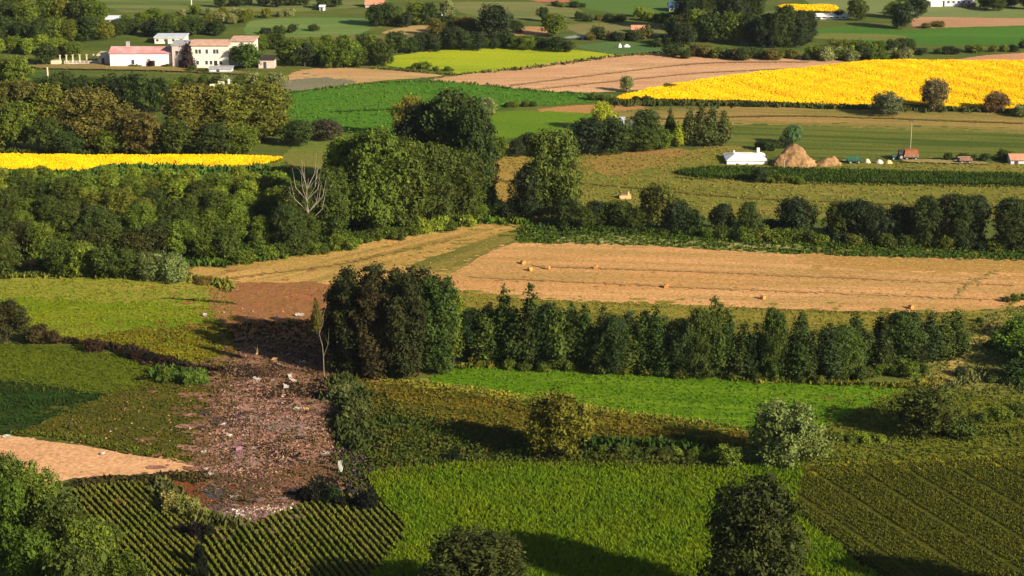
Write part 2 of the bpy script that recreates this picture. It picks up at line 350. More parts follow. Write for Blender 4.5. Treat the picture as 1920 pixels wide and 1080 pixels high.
F('field', [(838, 526), (930, 468), (990, 457), (1200, 461), (1500, 479), (2150, 498), (2150, 560), (1850, 582), (1700, 588), (1500, 582), (1200, 572), (1000, 562), (880, 556)],
  (220, 168, 110), (206, 152, 92), (150, 136, 72), key='stubble', stripes=(3.4, A(176, 144, 82), .6, D0 + .02), patch=.07, stretch=.12, ang=D0)
F('field', [(1500, 480), (1700, 486), (2150, 497), (2150, 520), (1850, 512), (1600, 505)], (186, 144, 82), (170, 140, 70), key='stubble_dull', soft=2.5, stripes=(2.5, A(206, 146, 88), .5, D0))
F('field', [(850, 550), (1000, 563), (1500, 583), (1700, 590), (1840, 584), (1810, 640), (1500, 660), (860, 640)], (140, 130, 50), (150, 136, 56), (112, 114, 42), key='olive_behind', soft=1.5, stripes=(3, A(92, 98, 32), .5, D0))
F('field', [(-250, 530), (0, 528), (250, 522), (400, 532), (440, 580), (430, 640), (390, 680), (300, 668), (100, 632), (0, 600), (-250, 590)],
  (124, 136, 18), (104, 130, 20), (138, 136, 34), key='meadow_west', soft=1, stripes=(6, A(140, 136, 48), .6, dir_px((0, 580), (400, 592))))
F('field', [(-250, 524), (0, 526), (250, 520), (395, 531), (410, 560), (200, 564), (0, 556), (-250, 552)], (152, 146, 60), (136, 140, 44), (170, 150, 66), key='pale_meadow', soft=1.6, stripes=(5, A(128, 134, 40), .5, dir_px((0, 540), (400, 545))))
F('field', [(150, 636), (300, 618), (420, 610), (440, 690), (300, 680)], (130, 120, 22), (104, 96, 26), key='singed_edge', soft=3)
F('field', [(-250, 646), (0, 648), (150, 655), (330, 690), (430, 700), (330, 712), (180, 742), (0, 728), (-250, 722)], (84, 96, 16), (96, 108, 18), (68, 78, 22), key='green_sw')
F('field', [(-250, 716), (0, 716), (180, 738), (205, 741), (90, 792), (0, 818), (-250, 812)], (36, 56, 14), (44, 62, 18), (70, 66, 30), key='dark_green_sw', stripes=(5, A(46, 82, 24), .5, .2))
F('field', [(418, 618), (470, 606), (560, 604), (650, 600), (660, 700), (600, 690), (500, 660), (440, 645)], (62, 56, 30), (48, 46, 26), key='burnt_grass', soft=2.0)  # dark olive grass, coloured darker still to deepen the heavy poplars' cast shadow
F('field', [(60, 806), (200, 744), (330, 708), (440, 690), (420, 870), (250, 852), (130, 828)], (90, 88, 24), (76, 80, 24), (106, 86, 34), key='singed_field', soft=1.2, patch=.12, stretch=1)
F('field', [(400, 540), (470, 534), (600, 532), (640, 560), (650, 690), (560, 680), (470, 650), (420, 612), (396, 580)], (156, 110, 66), (160, 106, 66), (124, 100, 48), patch=.1, stretch=1, key='scorched_earth', soft=2.5)
F('field', [(640, 712), (720, 712), (830, 728), (1100, 770), (1380, 803), (1380, 850), (1100, 838), (880, 812), (700, 780), (640, 760)],
  (112, 98, 24), (94, 88, 24), (128, 112, 32), key='brown_strip', soft=1.2, stripes=(3.4, A(78, 80, 22), .8, dir_px((680, 740), (1100, 800))))
F('field', [(620, 780), (700, 766), (880, 800), (1100, 826), (1360, 836), (1380, 890), (850, 884), (720, 930), (640, 905)], (52, 68, 20), (66, 82, 22), (84, 80, 28), key='rough_centre', soft=2.0, patch=.12, stretch=.5)
F('field', [(812, 724), (870, 688), (1000, 686), (1200, 698), (1400, 712), (1560, 722), (1740, 728), (1660, 768), (1560, 800), (1380, 806), (1100, 770)],
  (92, 128, 14), (84, 120, 18), (108, 132, 26), key='bright_meadow', stripes=(2.6, A(118, 146, 30), .6, D0))
F('field', [(700, 712), (830, 720), (1100, 762), (1390, 803), (1390, 809), (1100, 772), (820, 731)], (150, 148, 50), (132, 132, 44), key='pale_edge')
F('field', [(1560, 800), (1700, 740), (2150, 730), (2150, 860), (1900, 872), (1500, 890), (1480, 850)], (112, 116, 32), (98, 104, 30), (132, 120, 42), key='rough_east', soft=2, patch=.15, stretch=.5)
F('field', [(1780, 640), (1900, 580), (2150, 560), (2150, 760), (1900, 740), (1740, 724)], (128, 126, 54), (138, 130, 62), (104, 112, 46), key='bank_east', soft=1.5, patch=.15, stretch=.6)
F('path', [(1738, 728), (1770, 690), (1800, 660), (1850, 610), (1890, 570), (1902, 575), (1862, 622), (1822, 668), (1790, 706), (1765, 735)], (206, 166, 94), (170, 148, 76), (126, 124, 54), jit=.25, key='farm_track', patch=.3)
F('path', [(-80, 812), (0, 818), (70, 827), (180, 842), (250, 856), (350, 868), (388, 878), (380, 884), (300, 891), (200, 894), (140, 899), (90, 908), (0, 900), (-80, 890)], (236, 184, 132), (222, 168, 120), (200, 156, 104), jit=.2, key='dirt_road', soft=0.35, patch=.1)
F('field', [(690, 900), (850, 878), (1100, 878), (1340, 886), (1500, 880), (1495, 965), (1640, 1085), (1760, 1180), (700, 1200), (760, 1000)], (90, 108, 12), (98, 116, 14), key='maize_ground', patch=.1)
F('field', [(1370, 892), (1500, 882), (1920, 862), (2150, 858), (2150, 1200), (1790, 1200), (1640, 1080), (1500, 968), (1420, 920)], (80, 82, 22), (72, 76, 22), key='soy_ground', patch=.15)
F('field', [(1440, 885), (1600, 870), (1920, 858), (2150, 850), (2150, 872), (1920, 874), (1600, 888), (1450, 896)], (146, 132, 36), (120, 116, 32), key='soy_verge', patch=.2)
F('field', [(130, 930), (160, 916), (310, 906), (345, 925), (350, 965), (372, 990), (366, 1060), (384, 1200), (100, 1200)], (48, 46, 20), (56, 52, 22), key='row_soil_west')
F('field', [(392, 990), (480, 985), (560, 950), (640, 935), (720, 940), (800, 1020), (830, 1200), (396, 1200), (384, 1060)], (48, 46, 20), (56, 52, 22), key='row_soil')
F('field', [(140, 902), (250, 896), (390, 886), (400, 905), (300, 912), (150, 920)], (80, 64, 30), (62, 58, 28), key='ditch_bank', patch=.3)
F('ground', [(1498, 962), (1506, 966), (1600, 1032), (1680, 1092), (1780, 1175), (1760, 1178), (1640, 1080), (1500, 972)], (26, 28, 12), (34, 34, 14), key='furrow', jit=.15, soft=.2)
for i, (pts, c) in enumerate((([(700, 742), (722, 775), (700, 800)], (40, 44, 18)), ([(716, 738), (738, 772), (724, 800)], (40, 44, 18)), ([(300, 561), (400, 566), (440, 572)], (74, 78, 24)), ([(870, 742), (960, 766), (1100, 802), (1300, 826)], (84, 80, 26)),
        ([(1000, 500), (1400, 514), (1900, 536)], (194, 152, 96)), ([(880, 520), (1300, 540), (1850, 562)], (198, 154, 98)), ([(1790, 560), (1820, 530), (1870, 510)], (170, 146, 84)), ([(420, 524), (640, 496), (860, 446)], (158, 132, 72)),
        ([(960, 160), (1300, 120), (1520, 116)], (188, 148, 110)), ([(1000, 168), (1300, 138), (1500, 128)], (190, 150, 110)), ([(620, 210), (760, 204), (900, 192)], (60, 96, 30)), ([(930, 340), (1100, 345), (1400, 372), (1900, 392)], (124, 112, 50)), ([(1180, 225), (1500, 218), (1920, 232)], (126, 116, 56)))):
    back = [(x + (0 if i > 2 else 5), y + (1.6 if i > 2 else 0)) for x, y in pts[::-1]]
    F('path', pts + back, c, tuple(v * .85 for v in c), key='wheel_track_%d' % i, jit=.2, soft=.3)
# the burnt scar of the crash
F('ground', [(470, 640), (560, 650), (640, 700), (650, 770), (622, 800), (640, 860), (662, 905), (600, 932), (560, 950), (480, 985), (400, 990), (350, 960), (370, 900), (360, 860), (385, 780), (400, 720), (420, 690)],
  (156, 112, 84), (118, 86, 70), (176, 134, 106), jit=.7, key='scar', soft=2.0, patch=.16, stretch=1, fine=2.6, grain=.6, bump=.3)
F('ground', [(420, 730), (470, 715), (540, 740), (600, 780), (640, 860), (560, 880), (460, 900), (400, 880), (400, 800)], (178, 132, 110), (142, 102, 88), (206, 164, 138), jit=.8, key='scar_core', soft=2.2, patch=.22, stretch=1, fine=3, grain=.6, bump=.3)
for i, (x, y, w_, h_, c) in enumerate(((520, 850, 40, 12, (50, 34, 34)), (470, 900, 46, 14, (110, 82, 64)), (560, 890, 60, 12, (134, 96, 66)), (600, 830, 30, 20, (168, 122, 92)), (450, 790, 30, 14, (96, 72, 78)), (520, 740, 44, 10, (70, 48, 42)),
        (580, 735, 30, 16, (54, 38, 32)), (430, 930, 50, 12, (106, 84, 60)), (380, 940, 24, 14, (96, 88, 84)), (410, 965, 26, 10, (120, 96, 92)), (540, 800, 40, 9, (176, 146, 136)), (455, 860, 30, 16, (176, 138, 128)), (500, 700, 36, 8, (96, 64, 52)), (610, 910, 26, 10, (40, 30, 24)), (350, 930, 16, 18, (140, 84, 48)))):
    F('ground', [(x + w_ * math.cos(k * .785) * (.8 + .4 * ((k * 7 + i) % 3) / 2), y + h_ * math.sin(k * .785) * (.8 + .4 * ((k * 5 + i) % 3) / 2)) for k in range(8)], c, tuple(v * .8 for v in c), key='scar_blotch_%d' % i, jit=.6, soft=1.6, fine=2.6, grain=.6, bump=.3)
F('ground', [(225, 655), (330, 680), (430, 690), (480, 690), (470, 710), (350, 700), (260, 680)], (50, 34, 24), (34, 26, 20), jit=.5, key='burnt_ditch', soft=0.9, patch=.4)
F('ground', [(610, 780), (640, 790), (690, 870), (720, 920), (660, 935), (640, 900), (628, 850)], (24, 20, 18), (34, 26, 20), jit=.6, key='charred_edge', soft=1.0, patch=.4)

# --- tall crops and short grass standing on the sheets
LM = lambda n, c, c2=None, tr=.2, patch=.15: leaf_mat(n, False, A(*c), A(*c2) if c2 else None, tr, patch, (.72, 1.28))
AR = dir_px((495, 966), (582, 1077)); AL = dir_px((154, 928), (295, 1078))
M_row = LM('row_crop_leaf', (138, 140, 50), (114, 128, 36))
rows('row_crop', 'row_soil_west', AL, .9, 0.14, .48, 0.11, M_row, seed=8, per=9, jit=.06, lean=.35, dropout=.1)
rows('row_crop', 'row_soil', AR, .92, 0.14, .5, 0.11, M_row, seed=3, per=9, jit=.06, lean=.35, dropout=.1)
M_maize = LM('maize_leaf', (104, 134, 12), (122, 142, 12), patch=.12)
rows('maize_crop', 'maize_ground', dir_px((1505, 975), (1655, 1080)), 0.75, 0.26, .8, 0.11, M_maize, seed=4, per=13, lean=.8, jit=.2, dropout=.16)
M_soy = LM('brown_green_crop_leaf', (98, 102, 24), (88, 98, 24), patch=.1)
rows('bean_crop', 'soy_ground', dir_px((1505, 975), (1655, 1080)), 0.72, 0.24, .4, 0.12, M_soy, seed=5, per=6, jit=.1, skip=9)
M_sunl = LM('sunflower_leaf', (110, 120, 30)); M_sunf = LM('sunflower_petal', (255, 206, 0), (255, 190, 0), .15)
def sunflowers(key, dens, seed):
    P, z, m = FIELDS[key]; rng = np.random.default_rng(seed); X, Y = sample_poly(P, dens, rng)
    gap = np.sin(X * .21 + 1.3 * np.sin(Y * .17)) * np.sin(Y * .33 + np.sin(X * .4)) + .5 * np.sin(X * 1.1) * np.sin(Y * .9)
    k = rng.random(len(X)) > np.clip((gap - .55) * .9, 0.03, .5); X = X[k]; Y = Y[k]; n = len(X)
    hh = 1.0 + .12 * np.sin(X * .11) * np.sin(Y * .09) + .08 * np.sin(X * .5 + Y * .3)
    L = blades(X, Y, z, .9, .3, rng)
    zc = z + hh * rng.uniform(.82, 1.06, n); r = rng.uniform(.11, .2, n)
    # heads face the low sun, tipped up
    nrm = np.stack([-SHX * .8 + rng.normal(0, .3, n), -SHY * .8 + rng.normal(0, .3, n), np.full(n, .75)], 1); nrm /= np.linalg.norm(nrm, axis=1)[:, None]
    t1 = np.cross(nrm, [0, 0, 1]); t1 /= np.linalg.norm(t1, axis=1)[:, None]; t2 = np.cross(nrm, t1)
    c = np.stack([X, Y, zc], 1); V = np.zeros((n, 4, 3))
    for i, (a, b) in enumerate(((1, 0), (0, 1), (-1, 0), (0, -1))): V[:, i] = c + (t1 * a + t2 * b) * (r * 1.25)[:, None]
    me = fast_mesh('sunflower_crop', np.concatenate([L, V]), 4, np.concatenate([np.zeros(n), np.ones(n)]))
    link('sunflower_crop', me, [M_sunl, M_sunf])['kind'] = 'stuff'
sunflowers('sun_east', 20, 11); sunflowers('sun_west', 24, 12); sunflowers('sun_far', 9, 13)
M_strip = LM('tall_dark_crop_leaf', (70, 92, 22), (56, 80, 24))
F('field', [(1268, 325), (1330, 317), (1500, 320), (2150, 338), (2150, 354), (1500, 343), (1300, 333)], (60, 80, 24), (52, 72, 22), key='dark_crop')
rows('fodder_crop', 'dark_crop', D0, .9, .35, .7, .25, M_strip, seed=6, per=6)
for key, dens, h, wd, c, c2 in (('meadow_west', 1.6, .22, .3, (128, 138, 22), (108, 130, 20)), ('bright_meadow', 2.0, .2, .3, (96, 132, 16), (86, 122, 20)),
        ('brown_strip', 2.5, .35, .3, (118, 104, 28), (92, 92, 26)), ('rough_centre', 3.2, .5, .4, (66, 82, 22), (90, 88, 30)), ('rough_east', 3.2, .3, .3, (98, 106, 28), (80, 94, 26)),
        ('singed_field', 2.6, .28, .26, (98, 92, 26), (78, 84, 24)), ('green_sw', 2, .25, .3, (90, 102, 18), (76, 88, 20)), ('dark_green_sw', 2, .3, .3, (38, 60, 14), (54, 70, 20)),
        ('bank_east', 2.5, .28, .3, (116, 118, 58), (92, 108, 44)), ('olive_behind', 1.6, .2, .3, (136, 130, 44), (120, 120, 40)), ('green_verge', 1.6, .45, .5, (78, 98, 26), (64, 84, 24)),
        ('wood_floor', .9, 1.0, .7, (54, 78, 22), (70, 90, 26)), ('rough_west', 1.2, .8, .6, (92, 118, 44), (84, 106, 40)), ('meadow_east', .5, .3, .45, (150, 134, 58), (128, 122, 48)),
        ('soy_verge', 2.5, .3, .22, (150, 138, 38), (118, 118, 32)), ('ditch_bank', 3, .5, .35, (78, 68, 32), (60, 62, 28)), ('pale_edge', 3, .4, .3, (156, 148, 50), (128, 130, 44)),
        ('tan_mid', .5, .12, .3, (200, 158, 84), (160, 136, 62)), ('green_centre', .35, .35, .5, (78, 122, 34), (90, 126, 32)), ('singed_edge', 2.5, .3, .3, (128, 118, 24), (100, 94, 26)),
        ('stubble', .7, .1, .22, (224, 168, 104), (184, 148, 84)), ('scar', 2.2, .3, .25, (110, 92, 54), (92, 78, 50)), ('burnt_grass', 3, .3, .3, (56, 52, 26), (44, 44, 22))):  # the last blades are darkened too, for the poplars' shadow
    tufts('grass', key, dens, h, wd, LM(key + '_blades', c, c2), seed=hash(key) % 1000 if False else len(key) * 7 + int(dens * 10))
def verge(pts, width, h, dens, c, c2, seed, wd=None, name='grass', gaps=0.0):
    """a ragged strip of weeds along a field edge"""
    P = smooth_poly(pts, jit=.1, closed=False); rng = np.random.default_rng(seed); P = np.array(P)
    seg = np.linalg.norm(np.diff(P, axis=0), axis=1); L = seg.sum(); n = int(L * width * dens)
    u = rng.uniform(0, L, n); cs = np.concatenate([[0], np.cumsum(seg)]); X = np.interp(u, cs[:len(P)], P[:, 0]); Y = np.interp(u, cs[:len(P)], P[:, 1])
    env = .55 + .45 * np.sin(u * .35 + seed) * np.sin(u * .11 + 2 * seed)
    X += rng.normal(0, width * .35, n) * env; Y += rng.normal(0, width * .35, n) * env
    keep = rng.random(n) < np.clip(env + .4, .15, 1)
    V = blades(X[keep], Y[keep], .05, h, wd or h * .5, rng, per=4)
    link(name, fast_mesh(name, V, 4), LM('verge_leaf_%d' % seed, c, c2))['kind'] = 'stuff'
for i, (pts, wd, h, dens, c, c2) in enumerate((
    ([(1130, 197), (1400, 199), (1700, 207), (2000, 214)], 5, 1.3, 1.4, (84, 92, 40), (64, 78, 34)),
    ([(1240, 168), (1350, 152), (1500, 134), (1640, 120)], 3, .9, 1.2, (104, 104, 50), (86, 96, 42)),
    ([(540, 176), (700, 157), (850, 155), (1000, 171), (1130, 180)], 3, .7, .9, (98, 112, 50), (76, 98, 40)),
    ([(700, 128), (850, 140), (1000, 128), (1150, 108), (1300, 95)], 3, .9, 1, (104, 108, 48), (86, 96, 42)),
    ([(-60, 329), (160, 331), (220, 318), (430, 323), (500, 316)], 5, 1.5, 1.3, (88, 120, 44), (74, 102, 38)),
    ([(-60, 288), (200, 289), (460, 291)], 2.5, 1.2, 1.5, (70, 86, 30), (88, 96, 36)),
    ([(1010, 428), (1300, 440), (1600, 458), (1960, 468)], 6, .9, 1.5, (68, 86, 24), (58, 74, 24)),
    ([(380, 500), (600, 470), (740, 442), (900, 418), (1000, 422)], 4, 1.2, 2, (80, 110, 26), (104, 122, 34)),
    ([(0, 522), (200, 518), (400, 530), (430, 548)], 3.5, 1.0, 2, (132, 130, 46), (104, 112, 36)),
    ([(80, 638), (180, 650), (240, 660), (340, 690), (430, 702)], 2.2, 1.0, 4, (64, 50, 30), (44, 38, 26)),
    ([(860, 690), (950, 688), (1200, 700), (1400, 712), (1580, 722), (1720, 728), (1760, 712)], 3, .8, 3, (128, 122, 36), (96, 104, 30)),
    ([(830, 560), (1000, 565), (1300, 578), (1700, 592), (1820, 600)], 4, .35, 1.2, (140, 132, 48), (120, 120, 42)),
    ([(1340, 880), (1480, 888), (1600, 880), (1900, 866)], 2.2, .4, 3.5, (130, 124, 36), (98, 104, 30)),
    ([(700, 905), (850, 882), (1100, 880), (1340, 888)], 3.5, .9, 3.5, (96, 100, 26), (76, 90, 24)),
    ([(20, 812), (150, 824), (250, 846), (350, 862)], 2.0, .5, 5, (92, 104, 24), (120, 116, 30)),
    ([(1100, 836), (1250, 842), (1360, 850)], 3.5, 1.3, 3.5, (48, 74, 22), (64, 88, 24)),
    ([(1560, 822), (1680, 826), (1850, 815), (1980, 800)], 3, .6, 3, (84, 98, 24), (100, 104, 30)),
    ([(300, 705), (340, 712), (390, 720)], 4, 1.6, 3, (78, 104, 34), (96, 110, 40)),
    ([(640, 715), (660, 760), (650, 800), (680, 850)], 4.5, 1.4, 4, (72, 82, 34), (54, 66, 26)),
    ([(300, 912), (330, 950), (390, 985), (470, 988)], 2.5, 1.4, 5, (110, 112, 50), (84, 86, 44)),
    ([(1760, 740), (1850, 700), (1880, 720), (1960, 735)], 4, .8, 3, (118, 120, 64), (92, 104, 48)),
    ([(1830, 640), (1870, 598), (1905, 566)], 1.6, .4, 4, (142, 140, 40), (112, 124, 38)),
    ([(1495, 968), (1570, 1030), (1650, 1090)], 1.2, .5, 4, (30, 40, 18), (24, 34, 16)),
    ([(1270, 334), (1500, 345), (1950, 353)], 2, .6, 1.5, (120, 118, 46), (98, 106, 40)))):
    verge(pts, wd, h, dens, c, c2, i + 40)

# ------------------------------------------------------------ foliage prototypes
def leaf_cloud(lobes, n, size, seed, up=0.25, shell=(.72, 1.06), per=16):
    """leaf quads gathered in sprays over the skins of the lobes (cx, cy, cz, rx, rz), with gaps between the sprays"""
    rng = np.random.default_rng(seed); L = np.array(lobes); nc = n // per
    area = L[:, 3] * (L[:, 3] + L[:, 4]); idx = rng.choice(len(L), nc, p=area / area.sum()); q = L[idx]
    d = rng.normal(0, 1, (nc, 3)); d /= np.linalg.norm(d, axis=1)[:, None]
    rr = rng.uniform(shell[0], shell[1], nc)
    rr *= 1 + .16 * np.sin(d[:, 0] * 7 + idx) * np.sin(d[:, 1] * 6 + idx * 2) + .1 * np.sin(d[:, 2] * 9 + idx * 3)
    pc = q[:, :3] + d * np.stack([q[:, 3], q[:, 3], q[:, 4]], 1) * rr[:, None]
    nc_ = d + rng.normal(0, .35, (nc, 3)); nc_[:, 2] += up
    sp = size * rng.uniform(.8, 2.0, nc)
    p = np.repeat(pc, per, 0) + rng.normal(0, 1, (nc * per, 3)) * np.repeat(sp, per)[:, None] * np.array([1, 1, .75])
    nr = np.repeat(nc_, per, 0) + rng.normal(0, .42, (nc * per, 3)); nr /= np.linalg.norm(nr, axis=1)[:, None]; n = nc * per
    rv = rng.normal(0, 1, (n, 3)); t1 = np.cross(nr, rv); t1 /= np.linalg.norm(t1, axis=1)[:, None]; t2 = np.cross(nr, t1)
    s = size * rng.lognormal(0, .38, n)[:, None] * 1.0; V = np.zeros((n, 4, 3))
    V[:, 0] = p + t1 * s * .75; V[:, 1] = p + t2 * s * .42; V[:, 2] = p - t1 * s * .75; V[:, 3] = p - t2 * s * .42
    return V[p[:, 2] > 0.05]
def trunk_mb(h, r, limbs, seed, lean=0.0):
    q = random.Random(seed); b = MB(); pts = [Vector((0, 0, -.2))]
    for i in range(1, 5): pts.append(Vector((q.uniform(-.04, .04) * h + lean * i * h / 5, q.uniform(-.04, .04) * h, h * i / 4)))
    for i in range(4): b.tube(pts[i], pts[i + 1], r * (1 - .2 * i), r * (1 - .2 * (i + 1)))
    for t in limbs:
        b.tube(pts[q.randint(2, 3)], Vector(t), r * .38, r * .08, 5)
    return b
PROTO = {}
def proto(key, H, W, lobes, n, size, seed, th=.55, tr=.03, up=.25, trunk=True, shell=(.78, 1.06)):
    cr = fast_mesh('crown', leaf_cloud(lobes, n, size, seed, up, shell), 4); cr.materials.append(LEAF)
    tm = None
    if trunk:
        lim = [(l[0] * .8, l[1] * .8, l[2]) for l in lobes[::2]][:9]
        b = trunk_mb(H * th, H * tr, lim, seed)
        tm = bpy.data.meshes.new('trunk'); tm.from_pydata(b.v, [], b.f); tm.materials.append(BARK)
    PROTO.setdefault(key, []).append((cr, tm, H, W))
def broad_lobes(H, W, n, q, low=.22, top=1.0, narrow=.0):
    L = []
    for i in range(n):
        z = low + (top - low) * ((i + q.random()) / n); prof = math.sin(math.pi * min(.97, max(.08, (z - low + .12) / (top - low + .16)))) ** .6
        a = i * 2.4 + q.uniform(-.5, .5); rad = W / 2 * prof * q.uniform(.4, .86) * (1 - narrow * z); r = W * q.uniform(.09, .22) * (.8 + .3 * prof)
        L.append((math.cos(a) * rad, math.sin(a) * rad, min(z * H, H - r * .9), r, r * q.uniform(.75, 1.15)))
    L.append((0, 0, H * (low + top) / 2, W * .22, (top - low) * H * .33))
    return L
for v in range(5):
    q = random.Random(100 + v)
    proto('round', 7, 7, broad_lobes(7, 7, 20 + 2 * v, q, .2), 11000, .2, 10 + v)
    proto('large', 16, 11, broad_lobes(16, 11, 42 + 4 * v, q, .14), 32000, .26, 20 + v, tr=.02)
    # slim trees of the row: ragged leafy columns of unequal height, narrow at the foot, widest in the middle, pointed above
    L = []
    for s_ in range(3 + v % 2):
        a = s_ * 2.1 + v; ro = .0 if s_ == 0 else q.uniform(.6, 1.3); top = 12 if s_ == 0 else q.uniform(6.5, 10.6); nn = 11
        for j in range(nn):
            u = j / (nn - 1); z = 1.6 + (top - 1.9) * u; prof = (.42 + .58 * min(1, u / .35)) * (1 - u) ** .6 / (.65 ** .6)
            r = (1.0 * prof + .14) * q.uniform(.6, 1.25)
            L.append((math.cos(a) * ro * prof + q.uniform(-.9, .9) * (1 - u) * prof, math.sin(a) * ro * prof + q.uniform(-.9, .9) * (1 - u) * prof, z, r, r * q.uniform(.9, 1.5)))
    proto('slim', 12, 5.0, L, 12000, .23, 30 + v, tr=.012, shell=(.75, 1.15))
    # tall dark poplars: heavy shouldered masses, lumpy, with deep gaps
    L = []
    for s_ in range(6):
        a = s_ * 2.2 + v; ro = .0 if s_ == 0 else q.uniform(1.0, 2.4); top = 16.6 if s_ == 0 else q.uniform(12.5, 16.4); nn = 9
        for j in range(nn):
            u = j / (nn - 1); z = 2.2 + (top - 3.2) * u; r = (1.15 + .25 * math.sin(u * 3) - .45 * u ** 4) * q.uniform(.6, 1.25); sp = .6 + .4 * min(1, u / .4)
            L.append((math.cos(a) * ro * sp + q.uniform(-1, 1), math.sin(a) * ro * sp + q.uniform(-1, 1), z + q.uniform(-.5, .5), r, r * q.uniform(.8, 1.35)))
    proto('tall', 17, 7.4, L, 32000, .26, 40 + v, tr=.016, shell=(.78, 1.1))
    proto('bush', 3, 4.4, [(q.uniform(-1.4, 1.4), q.uniform(-1.3, 1.3), q.uniform(.5, 2.0), q.uniform(.7, 1.05), q.uniform(.7, 1.0)) for _ in range(14)], 5000, .17, 50 + v, trunk=False)
    proto('willow', 7, 9, broad_lobes(7, 9, 24, q, .12), 15000, .2, 60 + v, up=.3)
# dark conical conifer
L = [(0, 0, .8 + i * .8, 1.9 - i * .2, .7) for i in range(9)]
proto('conifer', 8, 4, L, 4500, .3, 77, up=.1)

TREES = [0]
def tree(px, py, wpx, hpx, key, tint, label, group=None, cat='tree', name=None, parts=True):
    m = mpp(py); Hm = hpx * m / 0.955; Wm = wpx * m
    opts = PROTO[key]; cr, tm, H0, W0 = opts[(TREES[0] * 7 + int(px)) % len(opts)]; TREES[0] += 1
    sx = Wm / W0; sz = Hm / H0
    p = at(px, py); rz = rnd.uniform(0, 6.28)
    t = tuple(x * 1.25 for x in A(*tint)[:3]) if not isinstance(tint[0], float) else tint
    j = rnd.uniform(.88, 1.12); t = (t[0] * j * rnd.uniform(.93, 1.07), t[1] * j, t[2] * j, 1)
    nm = name or {'bush': 'bush', 'conifer': 'conifer', 'tall': 'poplar_tree', 'slim': 'slim_tree', 'willow': 'willow_tree'}.get(key, 'broadleaf_tree')
    if tm is None or not parts:
        o = bpy.data.objects.new(nm, cr); C.objects.link(o); o.location = p; o.rotation_euler.z = rz; o.scale = (sx, sx, sz); o.color = t
        tag(o, label, cat, group); return o
    e = empty(nm, p, rz, (sx, sx, sz)); tag(e, label, cat, group)
    c = bpy.data.objects.new('crown', cr); C.objects.link(c); c.parent = e; c.color = t
    k = bpy.data.objects.new('trunk', tm); C.objects.link(k); k.parent = e
    return e
ORD = 'first second third fourth fifth sixth seventh eighth ninth tenth eleventh twelfth thirteenth fourteenth fifteenth sixteenth seventeenth eighteenth'.split()
def line(pts, n, h, wr, key, tints, what, where, group, jy=4, cat='tree'):
    """n trees strung along a pixel polyline; they are named by their order from the left"""
    xs = [p[0] for p in pts]; ys = [p[1] for p in pts]
    for i in range(n):
        u = xs[0] + (xs[-1] - xs[0]) * (i + .5) / n + rnd.uniform(-.25, .25) * (xs[-1] - xs[0]) / n
        y = float(np.interp(u, xs, ys)) + rnd.uniform(-jy, jy); hh = rnd.uniform(h[0], h[1])
        tree(u, y, hh * rnd.uniform(wr[0], wr[1]), hh, key, tints[rnd.randrange(len(tints))],
             '%s %s from the left %s' % ('leftmost' if i == 0 else ORD[i], what, where) if i else 'leftmost %s %s' % (what, where), group, cat)
# tints as they read when sunlit
DK = (62, 74, 24); DB = (54, 68, 28); MG = (82, 98, 28); OL = (90, 96, 30); BR = (86, 84, 36); LG = (108, 124, 36); YG = (142, 150, 38); GG = (114, 122, 72); BL = (46, 58, 32)
g = 'scrub trees at the far left'
line([(-60, 14), (190, 16)], 8, (26, 36), (.8, 1.1), 'round', [DB, DK, MG], 'tree', 'in the backmost row of the top left corner', g)
line([(-60, 46), (195, 48)], 8, (40, 52), (.8, 1.15), 'round', [DB, BR, OL, MG], 'tree', 'in the second row from the top left corner', g)
line([(-60, 76), (210, 78)], 9, (34, 44), (.9, 1.3), 'round', [OL, MG, DB, GG], 'tree', 'in the row above the shed left of the white hall', g)
line([(-50, 104), (150, 104)], 7, (24, 34), (1, 1.5), 'round', [LG, LG, MG], 'light green tree', 'above the concrete posts at left', g)
line([(205, 66), (420, 66)], 10, (22, 32), (1, 1.5), 'round', [DB, BL, MG], 'dark tree', 'right behind the white hall roof', g)
line([(230, 44), (470, 46)], 10, (16, 24), (1.1, 1.7), 'round', [GG, MG, OL], 'small tree', 'in the upper row behind the white hall', g)
line([(330, 30), (560, 34)], 9, (12, 20), (1.2, 1.8), 'bush', [MG, GG, OL], 'bush', 'in the thin hedge far behind the cream house', 'far field hedges', cat='bush')
line([(400, 14), (640, 14)], 9, (16, 24), (1, 1.5), 'round', [BL, DB], 'dark tree', 'along the top edge left of the pink roof', g)
line([(480, 62), (600, 58)], 4, (12, 20), (1.2, 2), 'bush', [BL, DB], 'dark bush', 'on the pale green field right of the cream house', 'far field hedges', cat='bush')
tree(88, 120, 42, 34, 'round', DB, 'dark round tree by the low wall at the left end of the posts')
line([(480, 92), (530, 96)], 3, (24, 30), (1, 1.3), 'round', [MG, DK], 'tree', 'just right of the cream house', g)
g = 'hedge trees behind the yellow green field'
line([(522, 122), (730, 126)], 10, (34, 50), (.8, 1.1), 'round', [DB, DK, BL, MG], 'dark hedge tree', 'above the tan field right of the shed', g)
line([(550, 104), (720, 104)], 6, (28, 36), (.8, 1.2), 'round', [DB, MG], 'tree', 'in the back hedge row left of the yellow-green field', g)
line([(735, 104), (900, 90)], 8, (28, 40), (.8, 1.2), 'round', [DB, BL, DK], 'dark tree', 'along the upper left edge of the yellow-green field', g)
line([(900, 88), (1075, 96)], 9, (18, 28), (1, 1.5), 'round', [DB, MG], 'tree', 'along the upper right edge of the yellow-green field', g)
line([(690, 52), (815, 50)], 6, (26, 44), (.8, 1.2), 'round', [DB, MG, BL], 'tree', 'in the clump under the pink roof', g)
line([(810, 66), (900, 66)], 5, (26, 34), (.9, 1.2), 'round', [BR, MG, DB], 'tree', 'in the group left of the tallest dark tree up there', g)
